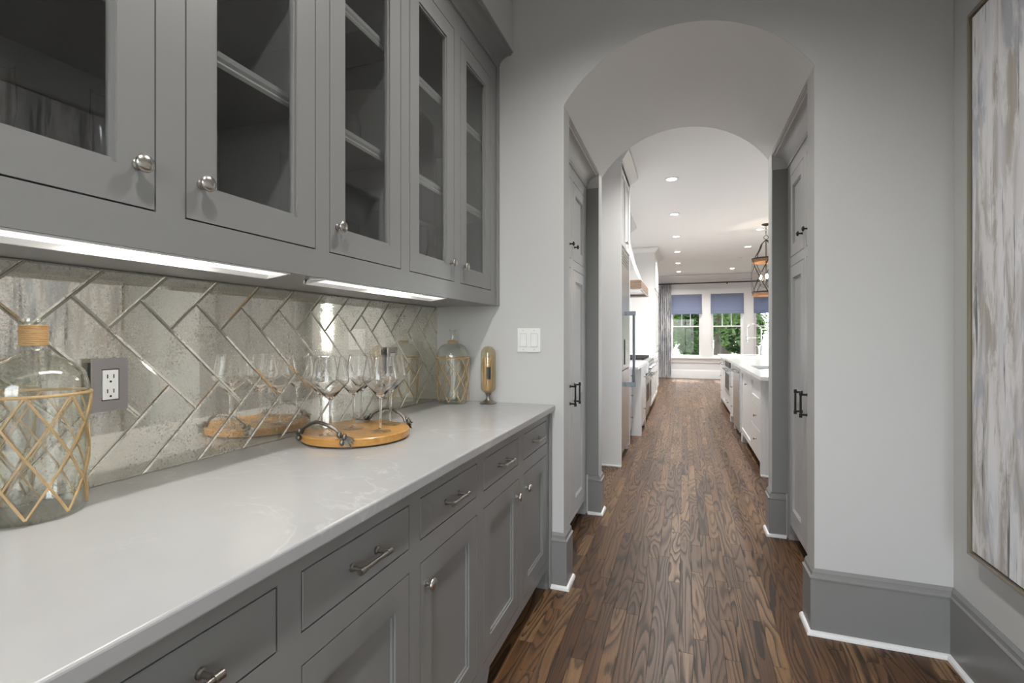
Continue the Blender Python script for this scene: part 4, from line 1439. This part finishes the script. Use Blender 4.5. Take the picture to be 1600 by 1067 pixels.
for k in range(3):
    a = .5 + k * 2 * PI / 3
    bx, by = lx + .085 * math.cos(a), ly + .085 * math.sin(a)
    MB().tube([(lx, ly, 2.06), ((lx + bx) / 2, (ly + by) / 2, 2.035), (bx, by, 2.06), (bx, by, 2.09)], .005, 6).build('candle_arm', 'black_iron', t_, smooth=60)
    cd = MB().lathe([(0, 0), (.022, 0), (.022, .006), (.011, .010), (.011, .075), (0, .075)], (bx, by, 2.09), 14).build('candle', 'black_iron', t_, smooth=40)
    MB().ball((bx, by, 2.205), .020, 12, (1, 1, 1.8)).build('bulb', 'bulb', cd, smooth=80)
    l = bpy.data.lights.new('bulb_light', 'POINT'); l.energy = 6; l.color = (1, .85, .65); l.shadow_soft_size = .03
    lo = bpy.data.objects.new('bulb_light', l); COL.objects.link(lo); lo.parent = t_; lo.location = (bx - lx, by - ly, 2.205 - ZC)

# ------------------------------------------------------------------ far windows, shades, rod, curtain
SHL = ['slate-blue roman shade on the window beside the patterned curtain', 'slate-blue roman shade on the middle far window', 'slate-blue roman shade on the window behind the lantern']
for i, (xa, xb) in enumerate(WX):
    w_ = struct('window_%d' % (i + 1), ((xa + xb) / 2, KYF, WZ0))
    TW = YN(KYF + .06)
    fr = MB(TW)
    st = .030
    fr.box(xa + .001, xa + .018, -.05, .05, WZ0 + .001, WZ1 - .001); fr.box(xb - .018, xb - .001, -.05, .05, WZ0 + .001, WZ1 - .001)
    fr.box(xa + .018, xb - .018, -.05, .05, WZ0 + .001, WZ0 + .018); fr.box(xa + .018, xb - .018, -.05, .05, WZ1 - .018, WZ1 - .001)
    fr.build('frame', 'trim_white', w_)
    zm = 1.54
    for z0, z1, wo, nm in ((WZ0 + .019, zm + .015, .02, 'lower_sash'), (zm - .015, WZ1 - .019, -.012, 'upper_sash')):
        s_ = MB(TW)
        a, b_ = xa + .019, xb - .019
        s_.box(a, a + .042, wo - .014, wo + .014, z0, z1); s_.box(b_ - .042, b_, wo - .014, wo + .014, z0, z1)
        s_.box(a + .042, b_ - .042, wo - .014, wo + .014, z0, z0 + (.055 if nm == 'lower_sash' else .032)); s_.box(a + .042, b_ - .042, wo - .014, wo + .014, z1 - .034, z1)
        so = s_.build(nm, 'trim_white', w_)
        MB(TW).box(a + .0425, b_ - .0425, wo - .002, wo + .002, z0 + .032, z1 - .034).build('pane', 'window_glass', so)
        if nm == 'upper_sash':
            for k in (1, 2):
                u = a + .042 + (b_ - a - .084) * k / 3
                MB(TW).box(u - .011, u + .011, wo - .010, wo + .010, z0 + .0325, z1 - .0345).build('muntin', 'trim_white', so)
    # roman shade
    sh = thing('roman_shade', SHL[i], 'shade', ((xa + xb) / 2, KYF - .03, 2.0), 'slate-blue roman shades')
    pr = [(2.485, .0), (2.30, .004), (2.12, .002), (2.02, .010), (1.985, .022), (1.965, .016), (1.955, .030), (1.93, .034), (1.900, .026)]
    mb = MB()
    n = len(pr); vs_ = []
    for z, o_ in pr:
        for u in (xa - .012, xb + .012):
            vs_ += [(u, KYF - .034 - o_, z), (u, KYF - .030 - o_ * .8, z)]
    fs_ = []
    for j in range(n - 1):
        b0, b1 = 4 * j, 4 * j + 4
        fs_ += [(b0, b0 + 2, b1 + 2, b1), (b0 + 1, b1 + 1, b1 + 3, b0 + 3), (b0, b1, b1 + 1, b0 + 1), (b0 + 2, b0 + 3, b1 + 3, b1 + 2)]
    fs_ += [(0, 1, 3, 2), (4 * n - 4, 4 * n - 2, 4 * n - 1, 4 * n - 3)]
    mb.add(vs_, fs_).build('fabric', 'shade_fabric', sh, smooth=60)
    MB().box(xa - .012, xb + .012, KYF - .0335, KYF - .0255, 2.470, 2.490).build('head_rail', 'trim_white', sh)
# casing, stool and apron round the window group
mb = MB(YN(KYF - .0005))
xs_ = [WX[0][0] - .11, WX[0][0], WX[0][1], WX[1][0], WX[1][1], WX[2][0], WX[2][1], WX[2][1] + .11]
for j in range(0, 8, 2):
    mb.box(xs_[j], xs_[j + 1], 0, .020, WZ0, WZ1)
mb.box(xs_[0], xs_[-1], 0, .022, WZ1, 2.62); mb.box(xs_[0] - .02, xs_[-1] + .02, 0, .035, 2.62, 2.645)
mb.box(xs_[0] - .03, xs_[-1] + .03, 0, .06, .585, .619); mb.box(xs_[0], xs_[-1], 0, .020, .47, .585)
o = mb.build('trim_2', 'trim_white', bevel=.002, seg=1); o['kind'] = 'structure'
for i, (ya, yb) in enumerate(RWY):
    w_ = struct('window_%d' % (i + 4), (KXR, (ya + yb) / 2, .95))
    TW = XN(KXR + .06)
    fr = MB(TW)
    fr.box(ya + .001, ya + .05, -.05, .05, .951, 2.499); fr.box(yb - .05, yb - .001, -.05, .05, .951, 2.499)
    fr.box(ya + .05, yb - .05, -.05, .05, .951, 1.0); fr.box(ya + .05, yb - .05, -.05, .05, 2.45, 2.499); fr.box(ya + .05, yb - .05, -.03, .03, 1.70, 1.75)
    fr.box((ya + yb) / 2 - .012, (ya + yb) / 2 + .012, -.02, .02, 1.75, 2.45)
    fr.build('frame', 'trim_white', w_)
    for z0, z1 in ((1.0, 1.70), (1.75, 2.45)):
        MB(TW).box(ya + .0505, yb - .0505, -.002, .002, z0 + .0005, z1 - .0005).build('pane', 'window_glass', w_)
w_ = struct('window_7', (.1, YB, .1))  # unseen window added behind the camera to let in fill daylight
fr = MB()
fr.box(-.749, -.68, YB - .09, YB - .03, .101, 2.399); fr.box(.88, .949, YB - .09, YB - .03, .101, 2.399)
fr.box(-.68, .88, YB - .09, YB - .03, .101, .18); fr.box(-.68, .88, YB - .09, YB - .03, 2.32, 2.399); fr.box(.08, .12, YB - .08, YB - .04, .18, 2.32)
fr.build('frame', 'trim_white', w_)
MB().box(-.6795, .8795, YB - .062, YB - .058, .1805, 2.3195).build('pane', 'window_glass', w_)

w_ = struct('window_8', (XW, -1.4, .3))  # unseen window added to throw side daylight on the right wall and painting
fr = MB()
fr.box(XW - .09, XW - .03, -1.999, -1.93, .301, 2.399); fr.box(XW - .09, XW - .03, -.87, -.801, .301, 2.399)
fr.box(XW - .09, XW - .03, -1.93, -.87, .301, .37); fr.box(XW - .09, XW - .03, -1.93, -.87, 2.33, 2.399); fr.box(XW - .08, XW - .04, -1.93, -.87, 1.33, 1.37)
fr.build('frame', 'trim_white', w_)
for z0, z1 in ((.3705, 1.3295), (1.3705, 2.3295)):
    MB().box(XW - .062, XW - .058, -1.9295, -.8705, z0, z1).build('pane', 'window_glass', w_)

# curtain rod and curtain
rd = thing('curtain_rod', 'long black curtain rod above the far windows', 'curtain rod', (1.2, KYF - .09, 2.807))
MB().tube([(-.86, KYF - .09, 2.807), (3.3, KYF - .09, 2.807)], .016, 12).build('rod', 'black_iron', rd, smooth=50)
for x_ in (-.80, 1.18, 3.2):
    MB().box(x_ - .012, x_ + .012, KYF - .075, KYF - .0005, 2.760, 2.795).build('bracket', 'black_iron', rd)
ct = thing('curtain', 'grey and blue patterned curtain hanging beside the far windows', 'curtain', (-.59, KYF - .09, .012))
nu, nz = 90, 10
vs_, fs_ = [], []
for side in (0, 1):
    for j in range(nz + 1):
        z = .012 + (2.785 - .012) * j / nz
        amp = .036 + .006 * math.sin(j * .9)
        for i in range(nu + 1):
            fr_ = i / nu
            vs_.append((-.835 + .49 * fr_ + .006 * math.sin(j * .7 + i * .2), KYF - .095 + amp * math.sin(fr_ * 2 * PI * 9 + .3 * math.sin(j * .5)) + side * .003, z))
W_ = nu + 1
for side in (0, 1):
    o_ = side * W_ * (nz + 1)
    for j in range(nz):
        for i in range(nu):
            q = (o_ + j * W_ + i, o_ + j * W_ + i + 1, o_ + (j + 1) * W_ + i + 1, o_ + (j + 1) * W_ + i)
            fs_.append(q if side == 0 else q[::-1])
MB().add(vs_, fs_).build('fabric', 'curtain_fabric', ct, smooth=70)

# ------------------------------------------------------------------ outdoors
o = MB().box(-25, 40, KYF + .3, 70, -.6, -.35).build('ground', 'lawn'); o['kind'] = 'structure'


def tree(x_, y_, h_, r_, lab, leafm, nl, lean=0):
    t_ = thing('shrub' if h_ < 2.9 else 'tree', lab, 'shrub' if h_ < 2.9 else 'tree', (x_, y_, -.35), 'shrubs across the lawn' if h_ < 2.9 else 'trees outside the far windows')
    MB().tube([(x_, y_, -.349), (x_ + lean * .3, y_, h_ * .3), (x_ + lean * .7, y_, h_ * .65), (x_ + lean, y_, h_)], [.2 * r_, .16 * r_, .12 * r_, .05], 10).build('trunk', 'bark', t_, smooth=60)
    mb = MB(); vs_, fs_ = [], []
    for i in range(nl):
        th_, ph = random.random() * 2 * PI, math.acos(random.uniform(-1, 1))
        rr = random.random() ** .4
        c_ = Vector((x_ + lean * .8 + r_ * 1.5 * rr * math.sin(ph) * math.cos(th_), y_ + r_ * 1.3 * rr * math.sin(ph) * math.sin(th_), h_ * .62 + h_ * .52 * rr * math.cos(ph)))
        if c_.z < .0: continue
        a = Vector((random.gauss(0, 1), random.gauss(0, 1), random.gauss(0, .6))).normalized(); b_ = a.orthogonal().normalized()
        s_ = random.uniform(.07, .15)
        o_ = len(vs_)
        vs_ += [tuple(c_ - a * s_), tuple(c_ + b_ * s_ * .5), tuple(c_ + a * s_), tuple(c_ - b_ * s_ * .5)]
        fs_.append((o_, o_ + 1, o_ + 2, o_ + 3))
    me = bpy.data.meshes.new('foliage'); me.from_pydata([(p[0] - x_, p[1] - y_, p[2] + .35) for p in vs_], [], fs_)
    me.materials.append(M[leafm])
    fo = bpy.data.objects.new('foliage', me); COL.objects.link(fo); fo.parent = t_; fo['kind'] = 'stuff'


tree(.35, 19.5, 3.4, .55, 'dark leafy tree close outside the window beside the curtain', 'leaf_dark', 3500)
tree(-1.0, 22.5, 3.0, .6, 'small sunlit tree outside the window beside the curtain', 'leaf_light', 2600)
tree(1.35, 23.0, 7.5, .75, 'tall tree with a dark trunk behind the middle window', 'leaf_light', 2600, .2)
tree(2.55, 20.0, 6.5, .6, 'slim leaning tree at the edge of the middle window', 'leaf_light', 2000, -.3)
tree(4.4, 23.0, 7.0, .9, 'broad tree behind the lantern-side window', 'leaf_light', 3500, .2)
tree(-3.1, 31.0, 9.0, 1.75, 'large dark tree at the back of the garden, behind the curtain-side window', 'leaf_dark', 9000)
tree(2.4, 32.0, 9.0, 1.75, 'large dark tree at the back of the garden, behind the middle window', 'leaf_dark', 9000)
tree(7.9, 31.0, 9.0, 1.75, 'large dark tree at the back of the garden, toward the lantern side', 'leaf_dark', 9000)
tree(-1.9, 27.0, 2.7, .72, 'low leafy shrub across the lawn behind the curtain-side window', 'leaf_dark', 4500)
tree(.45, 27.0, 2.7, .72, 'low leafy shrub across the lawn between the first two far windows', 'leaf_light', 4500)
tree(2.75, 27.0, 2.7, .72, 'low leafy shrub across the lawn behind the middle window', 'leaf_dark', 4500)
tree(5.05, 27.0, 2.7, .72, 'low leafy shrub across the lawn behind the faucet', 'leaf_light', 4500)
